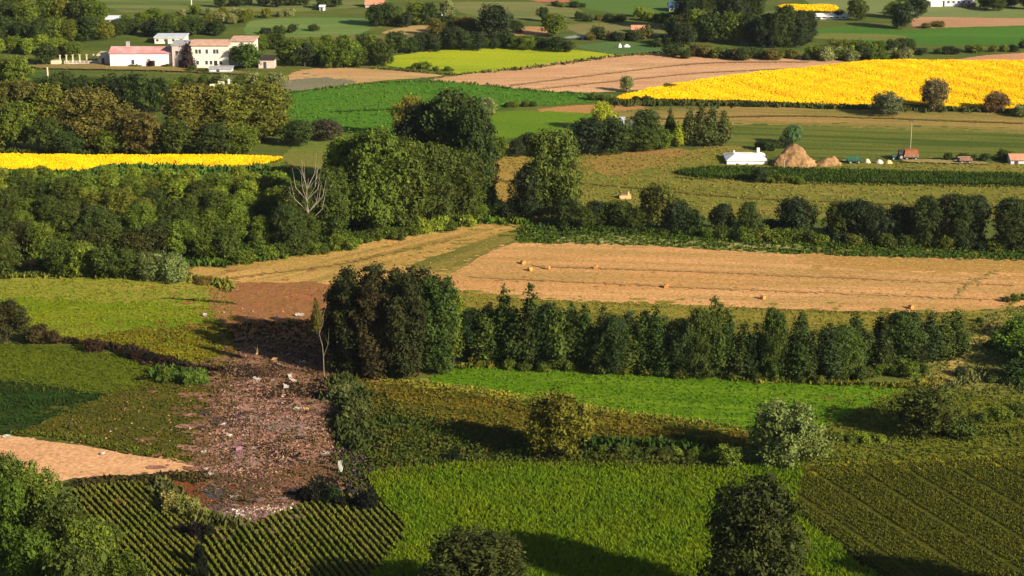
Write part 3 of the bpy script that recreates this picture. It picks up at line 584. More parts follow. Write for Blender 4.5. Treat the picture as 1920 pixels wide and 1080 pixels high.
tree(928, 74, 66, 60, 'round', BL, 'tallest dark tree above the yellow-green field')
tree(968, 62, 30, 22, 'round', DB, 'small dark tree between two round ones above the yellow-green field')
tree(1018, 40, 22, 25, 'round', DB, 'small dark tree standing behind the pair right of the tall dark one')
tree(1038, 68, 48, 40, 'round', MG, 'round mid-green tree left of the pale grey strip')
g = 'far field hedges'
tree(838, 34, 30, 32, 'round', GG, 'grey-green tree beside the small white box above the tan wedge field')
line([(770, 128), (850, 136)], 4, (9, 14), (1.4, 2.2), 'bush', [DB, MG], 'low bush', 'on the lower left tip of the yellow-green field', g, cat='bush', jy=2)
line([(1080, 36), (1175, 38)], 6, (10, 15), (1.3, 1.8), 'bush', [DB, BR], 'bush', 'in the far hedge above the grey strip', g, cat='bush')
line([(1030, 12), (1100, 10)], 4, (8, 14), (1.5, 2), 'bush', [DB, MG], 'bush', 'under the red field at the top', g, cat='bush')
line([(1100, 76), (1215, 76)], 7, (14, 26), (1, 1.5), 'bush', [BL, DB, BR], 'bush', 'beside the pink-roofed hut in the middle distance', g, cat='bush')
line([(1190, 34), (1260, 40)], 5, (14, 22), (1.2, 1.7), 'bush', [LG, MG], 'light bush', 'left of the blue roof', g, cat='bush')
line([(1225, 84), (1265, 86)], 3, (16, 22), (1.2, 1.6), 'bush', [DB, BR], 'bush', 'left of the dark tree beside the tall clump', g, cat='bush')
tree(1282, 88, 42, 42, 'round', BL, 'lone dark blue-green tree left of the tall clump')
g = 'tall clump at the top right of centre'
line([(1285, 54), (1420, 54)], 7, (56, 78), (.5, .75), 'large', [BL, DB], 'dark tree', 'in the back row of the tall top clump', g)
line([(1250, 76), (1400, 80)], 6, (40, 56), (.8, 1.1), 'round', [DB, MG, BR], 'tree', 'in the lower front of the clump below the blue roof', g)
line([(1400, 86), (1515, 88)], 7, (50, 76), (.55, .8), 'large', [BL, DB], 'dark tree', 'in the clump above the small white shed', g)
g = 'hedge above the right yellow field'
line([(1250, 106), (1520, 112)], 13, (16, 26), (1.2, 1.8), 'bush', [DB, MG, BR], 'bush', 'in the hedge above the big tan field', g, cat='bush')
line([(1520, 112), (1700, 112)], 10, (16, 28), (1.2, 1.7), 'bush', [DB, MG, GG, BR], 'bush', 'in the scrub above the right yellow field', g, cat='bush')
line([(1540, 96), (1720, 94)], 9, (14, 22), (1.2, 1.7), 'bush', [DB, MG, OL], 'bush', 'in the back row of scrub above the right yellow field', g, cat='bush')
line([(1700, 102), (1930, 92)], 11, (12, 20), (1.2, 1.8), 'bush', [DB, MG, OL, BL], 'bush', 'along the lower edge of the far right green field', g, cat='bush')
tree(1605, 38, 40, 38, 'round', DK, 'round dark tree just right of the pale greenhouses')
tree(1571, 34, 26, 16, 'bush', BL, 'dark bush against the right end of the far yellow strip', cat='bush')
tree(1692, 54, 46, 46, 'round', BL, 'dark round tree left of the far right tan field')
tree(1682, 34, 44, 30, 'round', LG, 'light green tree right above a dark round one at far right')
tree(1722, 30, 36, 34, 'round', DB, 'dark tree left of the pale blue factory')
line([(1830, 18), (1935, 18)], 4, (24, 32), (1, 1.3), 'round', [DK, BR, DB], 'tree', 'right of the pale blue factory at the top', 'trees by the factory')
tree(1736, 52, 22, 10, 'bush', BR, 'brown low bush on the left end of the far right tan field', cat='bush')
tree(1756, 50, 30, 12, 'bush', BR, 'wide brown bush on the far right tan field', cat='bush')
# round the right yellow field
tree(1175, 172, 26, 28, 'round', GG, 'small grey-green tree alone below the big tan field')
tree(1663, 216, 64, 40, 'willow', (84, 92, 62), 'grey spreading bush on the lower edge of the right yellow field')
tree(1752, 207, 56, 56, 'round', (92, 84, 56), 'round brown-green tree standing against the right yellow field')
tree(1868, 211, 46, 36, 'round', (96, 80, 50), 'reddish brown bush at the right end of the yellow field')
tree(1916, 218, 40, 24, 'bush', GG, 'grey-green bush cut by the right edge beside the yellow field', cat='bush')
tree(1216, 194, 28, 16, 'bush', DK, 'dark bush at the left tip of the right yellow field', cat='bush')
tree(1194, 192, 16, 14, 'bush', DK, 'small dark bush on the very tip of the right yellow field', cat='bush')
tree(1405, 200, 34, 12, 'bush', DB, 'low dark bush under the middle of the right yellow field', cat='bush')
tree(1255, 168, 32, 12, 'bush', MG, 'low green bush between the tan field and the yellow tip', cat='bush')
line([(1100, 186), (1165, 192)], 4, (10, 16), (1.4, 2), 'bush', [MG, DK], 'bush', 'at the right end of the centre green field', g, cat='bush', jy=2)
line([(905, 204), (1010, 200)], 6, (9, 15), (1.3, 2), 'bush', [MG, DK, OL], 'bush', 'on the balk right of the tallest centre trees', 'far field hedges', cat='bush', jy=2)
# left middle wood
g = 'wood between the yellow field and the houses'
line([(-60, 160), (60, 165)], 3, (44, 60), (.9, 1.2), 'round', [MG, OL], 'tree', 'under the pale marker post', g)
line([(60, 190), (185, 190)], 5, (36, 48), (1, 1.3), 'round', [DK, DB], 'dark tree', 'left of the darkest clump under the white hall', g)
line([(190, 206), (310, 208)], 4, (60, 72), (.8, 1), 'round', [BL, DB], 'very dark tree', 'in the clump under the white hall', g)
line([(320, 162), (530, 160)], 9, (16, 26), (1.1, 1.6), 'bush', [MG, DK, GG], 'bush', 'in the scrub below the cream house', g, cat='bush')
line([(-60, 232), (110, 236)], 4, (66, 86), (.8, 1.1), 'round', [OL, BR, MG], 'olive tree', 'in the back row at the left edge', g)
tree(30, 280, 80, 84, 'round', MG, 'green round tree above the left end of the left yellow field', g)
tree(88, 288, 62, 62, 'round', DK, 'dark tree second from the left edge above the left yellow field', g)
tree(-30, 288, 80, 70, 'round', OL, 'olive tree cut by the left edge above the yellow field', g)
tree(170, 276, 120, 104, 'large', (92, 88, 36), 'broad brown-crowned tree above the middle of the left yellow field', g)
tree(232, 276, 76, 76, 'round', (96, 90, 38), 'smaller brown-crowned tree right of the broadest brown one', g)
tree(130, 290, 56, 42, 'round', DB, 'small dark green tree in front of the broadest brown-crowned one', g)
tree(270, 288, 86, 72, 'round', (84, 78, 34), 'low brown tree in front of the gap in the left wood', g)
tree(208, 288, 60, 40, 'round', MG, 'small green tree between two brown ones above the yellow field', g)
tree(362, 268, 110, 106, 'large', (90, 90, 34), 'tall olive tree with rounded head left of the wood end', g)
tree(330, 290, 66, 62, 'round', DK, 'dark green tree under the tall olive one', g)
tree(425, 266, 100, 104, 'large', (94, 96, 32), 'middle one of the three tall olive trees at the wood end', g)
tree(400, 291, 70, 56, 'round', DB, 'low dark tree in front of the three tall olive ones', g)
tree(496, 262, 104, 104, 'large', (88, 94, 32), 'rightmost of the three tall olive trees at the wood end', g)
tree(455, 289, 60, 50, 'round', MG, 'low green tree at the right foot of the olive ones', g)
tree(560, 274, 58, 46, 'round', DB, 'dark bushy tree just beyond the wood end', g)
tree(608, 264, 62, 38, 'round', (64, 62, 44), 'low dark brownish tree beside the centre green field', g)
# the big central trees
g = 'big trees in the centre left'
tree(768, 262, 60, 78, 'round', (122, 116, 40), 'olive-topped tree peeping out left behind the tallest trees', g)
tree(800, 372, 120, 172, 'large', BL, 'left one of the tallest dark trees in the centre', g)
tree(852, 386, 120, 206, 'large', DB, 'tallest dark tree in the centre', g)
tree(893, 402, 84, 190, 'large', DB, 'right one of the tallest dark trees beside the tan gap', g)
tree(912, 222, 40, 36, 'round', GG, 'pale grey tree just behind the right shoulder of the tallest trees', g)
tree(740, 352, 70, 84, 'large', BL, 'dark tree filling the notch left of the tallest ones', g)
tree(660, 422, 100, 160, 'large', MG, 'green tall tree left of the lighter big one', g)
tree(708, 436, 110, 186, 'large', (74, 88, 26), 'lighter green big tree in front of the tallest ones', g)
tree(762, 430, 100, 164, 'large', (70, 82, 26), 'big green tree right of the lighter big one', g)
tree(818, 424, 96, 148, 'large', DK, 'dark green tree in front of the tallest one', g)
tree(868, 416, 80, 130, 'large', DK, 'lower green tree at the right front of the big group', g)
tree(622, 448, 80, 128, 'large', (64, 78, 26), 'green tree just right of the bleached dead one', g)
tree(560, 452, 80, 100, 'large', DK, 'dark tree just left of the bleached dead one', g)
tree(1036, 410, 96, 158, 'large', (78, 90, 32), 'tall tree standing alone right of the tan gap')
tree(996, 412, 72, 100, 'large', BL, 'dark lower tree leaning on the lone tall one')
tree(962, 412, 42, 40, 'round', BL, 'small black-green tree at the foot of the tan gap')
tree(935, 410, 36, 34, 'round', DB, 'small dark tree at the right foot of the big group')
# left wood
g = 'dense wood at the left'
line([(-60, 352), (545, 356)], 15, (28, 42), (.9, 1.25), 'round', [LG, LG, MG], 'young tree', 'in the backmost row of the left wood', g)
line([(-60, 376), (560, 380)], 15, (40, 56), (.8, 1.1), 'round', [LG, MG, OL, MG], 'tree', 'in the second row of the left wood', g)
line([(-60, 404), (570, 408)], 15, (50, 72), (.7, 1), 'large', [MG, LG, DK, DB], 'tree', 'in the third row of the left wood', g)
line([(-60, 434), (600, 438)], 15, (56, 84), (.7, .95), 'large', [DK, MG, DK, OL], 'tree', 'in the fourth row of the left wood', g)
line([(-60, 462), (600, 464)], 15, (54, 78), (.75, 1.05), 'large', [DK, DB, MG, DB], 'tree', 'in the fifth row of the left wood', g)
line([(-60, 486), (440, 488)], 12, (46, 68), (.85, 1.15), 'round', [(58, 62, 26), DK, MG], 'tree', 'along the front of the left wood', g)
tree(4, 516, 60, 54, 'round', DK, 'dark bush-like tree at the left edge beside the earth hollow', g)
line([(95, 518), (245, 522)], 4, (48, 66), (.9, 1.2), 'round', [DK, MG], 'green tree', 'on the meadow between the hollow and the grey willow', g)
tree(278, 526, 52, 50, 'willow', (98, 112, 60), 'left half of the twin round grey-green willows by the meadow')
tree(322, 528, 66, 52, 'willow', (102, 116, 64), 'right and wider of the twin round grey-green willows')
tree(384, 532, 40, 14, 'bush', (92, 80, 36), 'low brownish bush right of the twin willows', cat='bush')
line([(425, 496), (600, 474)], 8, (22, 36), (1.1, 1.6), 'bush', [MG, DK], 'shrub', 'on the left wood edge along the tan field', 'shrubs along the wood edge', cat='bush')
line([(600, 474), (905, 416)], 13, (22, 34), (1.1, 1.6), 'bush', [MG, DK, LG], 'shrub', 'below the big trees along the tan field', 'shrubs along the wood edge', cat='bush')
# middle clump
g = 'clump around the poplars beyond the meadow'
line([(925, 292), (1080, 292)], 6, (30, 44), (.9, 1.2), 'round', [DB, BL, MG], 'dark tree', 'in the low clump behind the lone tall one', g)
tree(1104, 290, 80, 66, 'round', BL, 'blue-black round tree in the middle clump', g)
tree(1150, 288, 74, 62, 'round', DB, 'dark green round tree right of the blue-black one', g)
tree(1131, 246, 44, 52, 'round', YG, 'yellow-green feathery tree behind the blue-black one', g)
tree(1212, 266, 60, 56, 'round', DB, 'dark tree beside the grey yard in the middle clump', g)
tree(1200, 284, 66, 44, 'round', DK, 'low dark tree in front of the grey yard tree', g)
tree(1240, 280, 40, 36, 'round', MG, 'small green tree at the foot of the slim poplar', g)
tree(1256, 262, 26, 62, 'slim', DK, 'slim dark poplar leftmost beside the yellow-green shrub', g)
tree(1271, 276, 26, 50, 'slim', YG, 'yellow-green slim shrub between the poplars', g)
for i, (x, hh) in enumerate(((1292, 76), (1312, 80), (1334, 78), (1356, 70))):
    tree(x, 274, 40, hh, 'slim', (76, 84, 40), ['first', 'second', 'third', 'last'][i] + ' of four grey-green poplars left of the white barn', 'poplars left of the white barn')
tree(1486, 272, 34, 36, 'round', (80, 108, 66), 'small bluish green tree right behind the big straw heap')
line([(1420, 282), (1480, 280)], 4, (16, 24), (1.1, 1.5), 'bush', [BL, DB], 'dark bush', 'between the white barn and the straw heap', 'bushes round the farmyard', cat='bush')
line([(1770, 302), (1900, 300)], 6, (10, 20), (1.3, 1.8), 'bush', [DB, DK], 'dark bush', 'right of the farm trailer', 'bushes round the farmyard', cat='bush', jy=2)
tree(1424, 342, 34, 26, 'round', BL, 'small dark tree on the dark crop strip below the barn')
line([(1440, 342), (1510, 344)], 4, (12, 18), (1.3, 1.7), 'bush', [MG, DK], 'bush', 'right of the small dark tree on the crop strip', 'bushes round the farmyard', cat='bush', jy=2)
# hedge above the stubble
g = 'hedge above the stubble field'
line([(1055, 424), (1205, 430)], 6, (38, 52), (.9, 1.2), 'round', [DK, BL, DB], 'dark tree', 'in the hedge start below the tan shed', g)
tree(1232, 428, 76, 80, 'round', (80, 84, 30), 'olive-topped tallest tree in the hedge below the tan shed', g)
tree(1268, 432, 56, 56, 'round', BL, 'dark tree right of the olive-topped hedge tree', g)
tree(1300, 434, 40, 40, 'round', DB, 'small dark tree ending the first hedge thicket', g)
tree(1355, 436, 46, 52, 'round', BL, 'rounded blue-black tree alone in the low hedge', g)
tree(1401, 440, 42, 58, 'round', DB, 'slender dark tree right of the rounded blue-black one', g)
tree(1492, 442, 72, 68, 'round', BL, 'pointed dark tree in the middle of the hedge', g)
line([(1560, 448), (1655, 452)], 3, (64, 74), (.9, 1.1), 'round', [BL, DK], 'large dark tree', 'in the right hedge half', g)
line([(1665, 454), (1720, 456)], 2, (60, 70), (.7, .9), 'round', [BL, DB], 'dark tree', 'in the dip before the tallest hedge trees', g)
line([(1720, 456), (1845, 464)], 4, (80, 94), (.6, .8), 'large', [DB, BL, (66, 64, 40)], 'tall tree', 'in the tallest stretch of the right hedge', g)
tree(1900, 468, 84, 92, 'large', DB, 'tall dark hedge tree at the right edge after the gap', g)
line([(1310, 446), (1920, 470)], 18, (20, 30), (1.3, 1.9), 'bush', [DK, MG, BL, OL], 'low bush', 'at the foot of the hedge above the stubble', 'low bushes under the hedge', cat='bush', jy=3)
tree(1455, 430, 50, 22, 'bush', BL, 'low dark bush between the slender and the pointed hedge trees', cat='bush')
# the two heavy dark poplars
g = 'heavy dark poplars beside the crash scar'
tree(656, 700, 84, 198, 'tall', (44, 48, 18), 'leftmost of the heavy dark poplars beside the scar', g)
tree(704, 708, 84, 196, 'tall', (50, 44, 22), 'brown-tinged heavy poplar second from the scar', g)
tree(765, 712, 80, 206, 'tall', (46, 50, 20), 'tallest of the heavy dark poplars beside the scar', g)
tree(735, 690, 60, 160, 'tall', (42, 42, 20), 'shorter dark poplar in the notch between the heavy ones', g)
tree(816, 700, 80, 190, 'tall', (52, 68, 24), 'greener heavy poplar at the right end of the four', g)
for i, (x, y, h_) in enumerate(((652, 672, 178), (700, 664, 176), (750, 668, 172), (800, 664, 168))):
    tree(x, y, 84, h_, 'tall', (44, 50, 20), ('leftmost tree' if i == 0 else ORD[i] + ' tree from the left') + ' in the back rank of the heavy dark poplars', g)
tree(850, 680, 50, 130, 'slim', MG, 'lighter slim tree leaning against the right heavy poplar', g)
tree(862, 640, 44, 90, 'slim', LG, 'light green young tree behind the right heavy poplar', g)
# the row
g = 'tree row in front of the stubble field'
row1 = [(x, y, h_ * k) for (x, y, h_), k in zip([(882, 678, 115), (912, 684, 118), (942, 686, 150), (968, 690, 140), (994, 690, 156), (1020, 692, 130), (1042, 694, 156), (1070, 696, 116), (1096, 698, 130), (1124, 700, 118), (1150, 702, 108),
        (1178, 703, 120), (1206, 704, 146), (1232, 706, 140), (1258, 706, 118), (1284, 708, 124)], [.9, .9, 1.0, .95, 1.0, .9, 1.0, .95, 1, .9, 1.0, .9, .98, .95, .95, .95])]
row2 = [(x, y, h_ * k) for (x, y, h_), k in zip([(1310, 709, 150), (1336, 710, 152), (1362, 710, 132), (1390, 711, 120), (1418, 712, 112), (1446, 713, 134), (1474, 714, 110), (1500, 714, 102), (1526, 716, 112), (1550, 719, 130), (1576, 706, 100),
        (1604, 700, 90), (1630, 696, 84), (1656, 694, 88)], [.95, 1, .95, 1, .95, 1.0, .95, 1, .9, 1.0, .95, 1, .95, 1])]
row3 = [(x, y, h_) for x, y, h_ in [(1686, 684, 108), (1712, 683, 104), (1738, 682, 106), (1764, 680, 104), (1786, 676, 92)]]
RT = [(50, 68, 24), (44, 60, 26), (58, 74, 26), (54, 64, 24), (66, 80, 28)]
for R_, wh in ((row1, 'left half of the long slim-tree row'), (row2, 'right half of the long slim-tree row'), (row3, 'dense last block of the slim-tree row')):
    for i, (x, y, hh) in enumerate(R_):
        tree(x + rnd.uniform(-4, 4), y + rnd.uniform(-5, 3), 58 * rnd.uniform(.85, 1.2) * (1.2 if R_ is row3 else 1), hh * (1 if i % 3 else .9), 'slim' if i % 5 else 'large', RT[(i * 3 + len(R_)) % 5],
             ('leftmost tree' if i == 0 else ORD[i] + ' tree from the left') + ' in the ' + wh, g)
line([(900, 664), (1300, 684)], 11, (84, 112), (.5, .65), 'slim', RT, 'tree', 'in the hidden back rank behind the left row half', g, jy=3)
line([(1310, 686), (1690, 674)], 11, (72, 98), (.5, .65), 'slim', RT, 'tree', 'in the hidden back rank behind the right row half', g, jy=3)
line([(880, 688), (1560, 722)], 16, (18, 30), (1.2, 1.8), 'bush', [DK, MG, OL], 'weedy bush', 'at the foot of the slim-tree row', 'bushes at the foot of the tree row', cat='bush', jy=3)
line([(1570, 712), (1740, 700)], 7, (20, 32), (1.1, 1.6), 'bush', [MG, DK, LG], 'green bush', 'in front of the right end of the slim-tree row', 'bushes at the foot of the tree row', cat='bush', jy=4)
# right edge
for x, y, w_, h_, tn, lb in ((1922, 634, 84, 46, (80, 106, 20), 'uppermost fresh-green thicket bush at the right edge'),
        (1902, 668, 90, 52, (78, 104, 20), 'thicket bush bulging left beside the farm track at the right edge'), (1924, 690, 90, 60, (58, 80, 20), 'darker thicket bush at the right edge below the fresh-green ones'),
        (1930, 716, 90, 44, (46, 66, 18), 'lowest and darkest thicket bush at the right edge')):
    tree(x, y, w_, h_, 'bush', tn, lb, 'green thicket at the right edge', cat='bush')
tree(1858, 652, 26, 16, 'bush', DK, 'dark bush at the bend of the farm track', cat='bush')
line([(1806, 640), (1848, 596)], 3, (10, 16), (1, 1.4), 'bush', [MG, OL], 'green bush', 'on the field corner left of the farm track', 'bushes by the farm track', cat='bush')
line([(1880, 570), (1930, 560)], 3, (12, 18), (1.1, 1.4), 'bush', [DK, MG], 'bush', 'where the farm track leaves the picture', 'bushes by the farm track', cat='bush')
tree(1800, 706, 26, 22, 'bush', BL, 'black-green bush in the ditch beside the farm track', cat='bush')
line([(1850, 718), (1940, 726)], 3, (14, 22), (1.6, 2.2), 'bush', [DB, GG], 'low bush', 'under the fresh-green bush tree at right', 'bushes by the farm track', cat='bush')
# lone trees of the foreground
tree(1047, 856, 124, 116, 'round', (88, 90, 24), 'lone olive-brown tree with a long shadow in the centre foreground')
tree(1474, 868, 140, 112, 'willow', (88, 104, 52), 'silvery round willow in the right foreground')
tree(1738, 816, 124, 84, 'round', (60, 68, 20), 'broad dark tree right of the silvery willow')
tree(1800, 822, 60, 44, 'bush', DK, 'dark bush joined to the right of the broad dark tree', cat='bush')
line([(1560, 828), (1660, 832)], 4, (16, 26), (1.2, 1.7), 'bush', [MG, DK, LG], 'bush', 'between the silvery willow and the broad dark tree', 'foreground scrub', cat='bush')
line([(1120, 846), (1340, 862)], 8, (14, 24), (1.3, 1.9), 'bush', [MG, DK, LG], 'bush', 'between the olive-brown tree and the silvery willow', 'foreground scrub', cat='bush')
tree(1368, 872, 60, 38, 'bush', MG, 'green bush touching the left foot of the silvery willow', cat='bush')
line([(1835, 792), (1960, 778)], 4, (20, 32), (1.3, 1.8), 'bush', [MG, DK], 'bush', 'in the rough grass at the right edge', 'foreground scrub', cat='bush')
tree(852, 864, 30, 22, 'bush', (20, 30, 14), 'small black-green bush left of the olive-brown tree', cat='bush')
tree(1412, 1166, 180, 268, 'large', (46, 54, 18), 'large dark tree cut by the bottom edge right of centre')
tree(895, 1168, 200, 168, 'large', (52, 60, 20), 'dark tree cut by the bottom edge left of centre')
tree(2010, 1170, 190, 210, 'large', (70, 76, 28), 'tree outside the right corner that casts the corner shadow')
g = 'green trees in the lower left corner'
for i, (x, y, w_, h_, tn, lb) in enumerate((
    (6, 960, 76, 112, DK, 'dark upper tree at the left edge below the dirt road'), (64, 1004, 96, 132, MG, 'green tree under the left part of the dirt road'),
    (8, 1050, 110, 150, (58, 76, 16), 'fresh green tree at the left edge of the lower left corner'), (116, 1062, 100, 130, DK, 'dark tree in the middle of the lower left corner'),
    (170, 1112, 110, 140, MG, 'mid-green tree left of the crop rows'), (60, 1130, 120, 140, (60, 78, 16), 'fresh green tree cut by the bottom near the left edge'),
    (150, 1180, 120, 150, DK, 'dark tree cut by the bottom in the lower left corner'), (236, 1160, 100, 120, (64, 80, 16), 'fresh green tree cut by the bottom beside the crop rows'),
    (196, 1040, 60, 60, DK, 'small dark tree at the left end of the crop rows'))):
    tree(x, y, w_, h_, 'round', tn, lb, g)
# left edge dark shrubs
tree(12, 640, 90, 72, 'round', (48, 50, 22), 'dark shrubby tree at the left edge of the meadow')
tree(66, 642, 60, 36, 'bush', (58, 52, 26), 'brown-black bush right of the left edge shrub', cat='bush')
tree(98, 644, 34, 26, 'bush', (62, 50, 28), 'last brown bush of the left edge shrubs', cat='bush')
tree(176, 660, 36, 26, 'bush', (50, 36, 24), 'round brown bush on the ditch below the meadow', cat='bush')
line([(225, 668), (318, 684)], 4, (16, 24), (1.3, 1.7), 'bush', [(40, 26, 18), (30, 26, 18)], 'burnt dark bush', 'in the ditch running to the scar', 'burnt bushes in the ditch', cat='bush', jy=1)
line([(300, 712), (385, 724)], 4, (20, 32), (1, 1.3), 'bush', [(84, 108, 40), MG], 'green bush', 'left of the upper crash scar', 'bushes beside the scar', cat='bush')
tree(640, 752, 50, 36, 'bush', (86, 92, 52), 'grey-green bush at the right rim of the scar', cat='bush')
tree(668, 788, 60, 44, 'bush', (70, 80, 40), 'wide weedy bush at the right rim of the scar', cat='bush')
line([(560, 936), (700, 956)], 6, (24, 44), (.8, 1.2), 'bush', [(16, 18, 12), (22, 26, 16), (40, 54, 26)], 'charred bush', 'between the scar and the crop rows', 'charred bushes below the scar', cat='bush')
line([(335, 1004), (400, 1010)], 3, (20, 34), (.8, 1), 'bush', [(22, 18, 20), (20, 26, 14)], 'charred bush', 'below the left end of the scar', 'charred bushes below the scar', cat='bush')
line([(310, 960), (370, 962)], 3, (26, 40), (.9, 1.1), 'bush', [(126, 124, 66), (110, 112, 54)], 'pale withered bush', 'left of the lower scar', 'withered bushes by the scar', cat='bush')
tree(376, 1062, 26, 50, 'bush', (18, 24, 12), 'black-green bush in the gap of the crop rows', cat='bush')
tree(379, 1090, 26, 46, 'bush', (18, 24, 12), 'lower black-green bush in the gap of the crop rows', cat='bush')

# bleached dead tree and the thin bare tree beside the scar
def dead_tree(px, py, hpx, name, label, mat, seed, r0, nb, spread, lean=0.0):
    q = random.Random(seed); m = mpp(py); H = hpx * m / .955; e = empty(name, at(px, py)); tag(e, label, 'tree')
    b = MB(); pts = [Vector((0, 0, -.2))]
    for i in range(1, 7): pts.append(Vector((lean * H * i / 6 + q.uniform(-.02, .02) * H, q.uniform(-.02, .02) * H, H * i / 6)))
    for i in range(6): b.tube(pts[i], pts[i + 1], r0 * (1 - .14 * i), r0 * (1 - .14 * (i + 1)))
    b.build('trunk', mat, e)
    for k in range(nb):
        s = pts[2 + k % 4]; a = q.uniform(0, 6.28) if k > 1 else math.pi * k; l = H * q.uniform(.25, .45)
        mid = s + Vector((math.cos(a) * spread * l, math.sin(a) * spread * l * .6, l * .5)); tip = mid + Vector((math.cos(a) * spread * l * .3, 0, l * .7))
        MB().tube(s, mid, r0 * .5, r0 * .33, 5).tube(mid, tip, r0 * .33, r0 * .1, 5).tube(mid, mid + (tip - mid).normalized() * l * .4 + Vector((q.uniform(-.3, .3) * l, 0, 0)), r0 * .22, r0 * .06, 4).build('branch', mat, e)
    return e
dead_tree(580, 460, 124, 'dead_tree', 'bleached dead tree with bare forked limbs in the left wood', PALEBARK, 3, .13, 16, .5)
dt = dead_tree(608, 712, 130, 'thin_bare_tree', 'thin leaning bare tree with a small crown beside the scar', plain('thin_bark', (.16, .13, .08, 1)), 5, .12, 4, .2, -.05)
cr = bpy.data.objects.new('crown', PROTO['slim'][1][0]); C.objects.link(cr); cr.parent = dt; cr.location = (-1.0, 0, 8.0); cr.scale = (.45, .45, .5); cr.color = A(92, 88, 34)

# ------------------------------------------------------------ buildings and yards
def H_(px, py): return at(px, py), mpp(py)
def windows(parent, xs, z0, w_, h_, y, fm=WHITE):
    for x in xs:
        f = MB().box(x - w_ / 2 - .08, x + w_ / 2 + .08, y - .04, y + .06, z0 - .08, z0 + h_ + .08).build('window', fm, parent)
        MB().box(x - w_ / 2, x + w_ / 2, y - .07, y - .038, z0, z0 + h_).build('pane', GLASS, f)
def simple_house(name, label, px, py, wpx, hpx, depth, wall, roof, rise=1.0, cat='shed', rz=0.0, door=True, win=0, flat=False):
    p, m = H_(px, py); e = empty(name, p, rz); tag(e, label, cat); W = wpx * m; H = hpx * m
    MB().box(-W / 2, W / 2, 0, depth, -.1, H).build('wall', wall, e)
    if flat: MB().box(-W / 2 - .3, W / 2 + .3, -.3, depth + .3, H + .003, H + .25).build('roof', roof, e)
    else: MB().gable(-W / 2 - .3, W / 2 + .3, -.4, depth + .4, H + .003, rise).build('roof', roof, e)
    if not flat and rise > .3:
        g_ = MB()
        for x in (-W / 2 + .01, W / 2 - .16): g_.add([(x, 0, H), (x, depth, H), (x, depth / 2, H + rise - .1), (x + .15, 0, H), (x + .15, depth, H), (x + .15, depth / 2, H + rise - .1)], [(0, 1, 2), (5, 4, 3), (0, 3, 4, 1), (1, 4, 5, 2), (2, 5, 3, 0)])
        g_.build('gable', wall, e)
    if door: MB().box(-W * .1 - .45, -W * .1 + .45, -.05, .02, 0, min(2.0, H * .8)).build('door', GLASS, e)
    if win: windows(e, [W * (-.4 + .8 * i / max(1, win - 1)) for i in range(win)], H * .4, .8, .8, 0)
    return e, W, H
# white hall with the red roof
e, W, H = simple_house('hall', 'low white hall with a faded red roof', 265, 126, 116, 26, 9, WHITE, REDROOF, 1.3, 'building', door=False)
windows(e, [-W * .13], .9, .9, 1.4, 0); MB().box(W * .16, W * .16 + 1.2, -.06, .02, 0, 2.1).build('door', DARKROOF, e)
MB().box(-W / 2 + 4, -W / 2 + 5, 6, 7, H + .8, H + 2.6).build('chimney', GREY, e)
# link block
e, W, H = simple_house('link_block', 'dull pink plastered block between the white hall and the cream house', 339, 127, 30, 42, 9, PINKR, GREY, 0, 'building', flat=True, door=False)
windows(e, [-1, 1], 4.2, .8, 1.1, 0); MB().box(-.6, .5, -.06, .02, 0, 2.2).build('door', DARKROOF, e)
# cream two-storey house with its wing
p, m = H_(395, 127); e = empty('house', p); tag(e, 'cream two-storey house with red eaves and two rows of windows', 'house')
W = 70 * m; H = 42 * m
MB().box(-W / 2, W / 2, 0, 9, -.1, H).build('wall', CREAM, e)
MB().box(-W / 2 - .5, W / 2 + .5, -.5, 9.5, H + .003, H + .22).gable(-W / 2 - .5, W / 2 + .5, -.5, 9.5, H + .23, .5).build('roof', CREAMTILE, e)
windows(e, [-W * .36, -W * .27, -W * .08, W * .12, W * .2], 4.4, .75, 1.3, 0); windows(e, [-W * .34, -W * .1, W * .02, W * .28], 1.0, .8, 1.2, 0)
MB().box(W * .1, W * .1 + 1, -.06, .02, 0, 2.2).build('door', DARKROOF, e)
MB().box(W / 2 + .01, W / 2 + 7.5, 3, 12, -.1, H + .8).build('wing', CREAM, e)
MB().box(W / 2 - .1, W / 2 + 8.0, 2.5, 12.5, H + .81, H + 1.0).build('wing_roof', CREAMTILE, e)
windows(e, [W / 2 + 1.6, W / 2 + 3.6, W / 2 + 5.8], 5.2, .8, 1.1, 3)
tree(353, 128, 24, 46, 'conifer', (52, 42, 40), 'dark pointed conifer before the cream house')
tree(283, 126, 14, 16, 'bush', (44, 26, 30), 'dark purple bush against the white hall', cat='bush')
line([(240, 126), (268, 126)], 3, (4, 7), (1.6, 2.2), 'bush', [MG], 'tiny green shrub', 'against the white hall wall', 'shrubs at the hall wall', cat='bush', jy=.5)
line([(302, 127), (320, 127)], 2, (5, 8), (1.4, 1.8), 'bush', [DK], 'small shrub', 'at the right end of the white hall wall', 'shrubs at the hall wall', cat='bush', jy=.5)
tree(462, 128, 60, 44, 'round', (70, 88, 34), 'round green tree hiding the right wing of the cream house')
line([(355, 134), (390, 136)], 3, (6, 11), (1.5, 2), 'bush', [DK, MG], 'low bush', 'before the cream house', 'bushes before the cream house', cat='bush', jy=1)
simple_house('outbuilding', 'grey flat-roofed building rising behind the white hall', 318, 82, 56, 11, 8, CREAM, PALEGREY, 0, 'building', flat=True, win=4)
simple_house('shed', 'small pink shed with a dark roof right of the cream house', 500, 128, 30, 16, 5, PINKR, DARKROOF, .9)
simple_house('garage', 'low grey garage before the cream house', 413, 137, 42, 8, 4, PALEGREY, GREY, 0, flat=True)
simple_house('open_shed', 'low pinkish lean-to at the left end of the white hall', 196, 121, 24, 17, 6, PINKR, PALEWOOD, 0, flat=True)
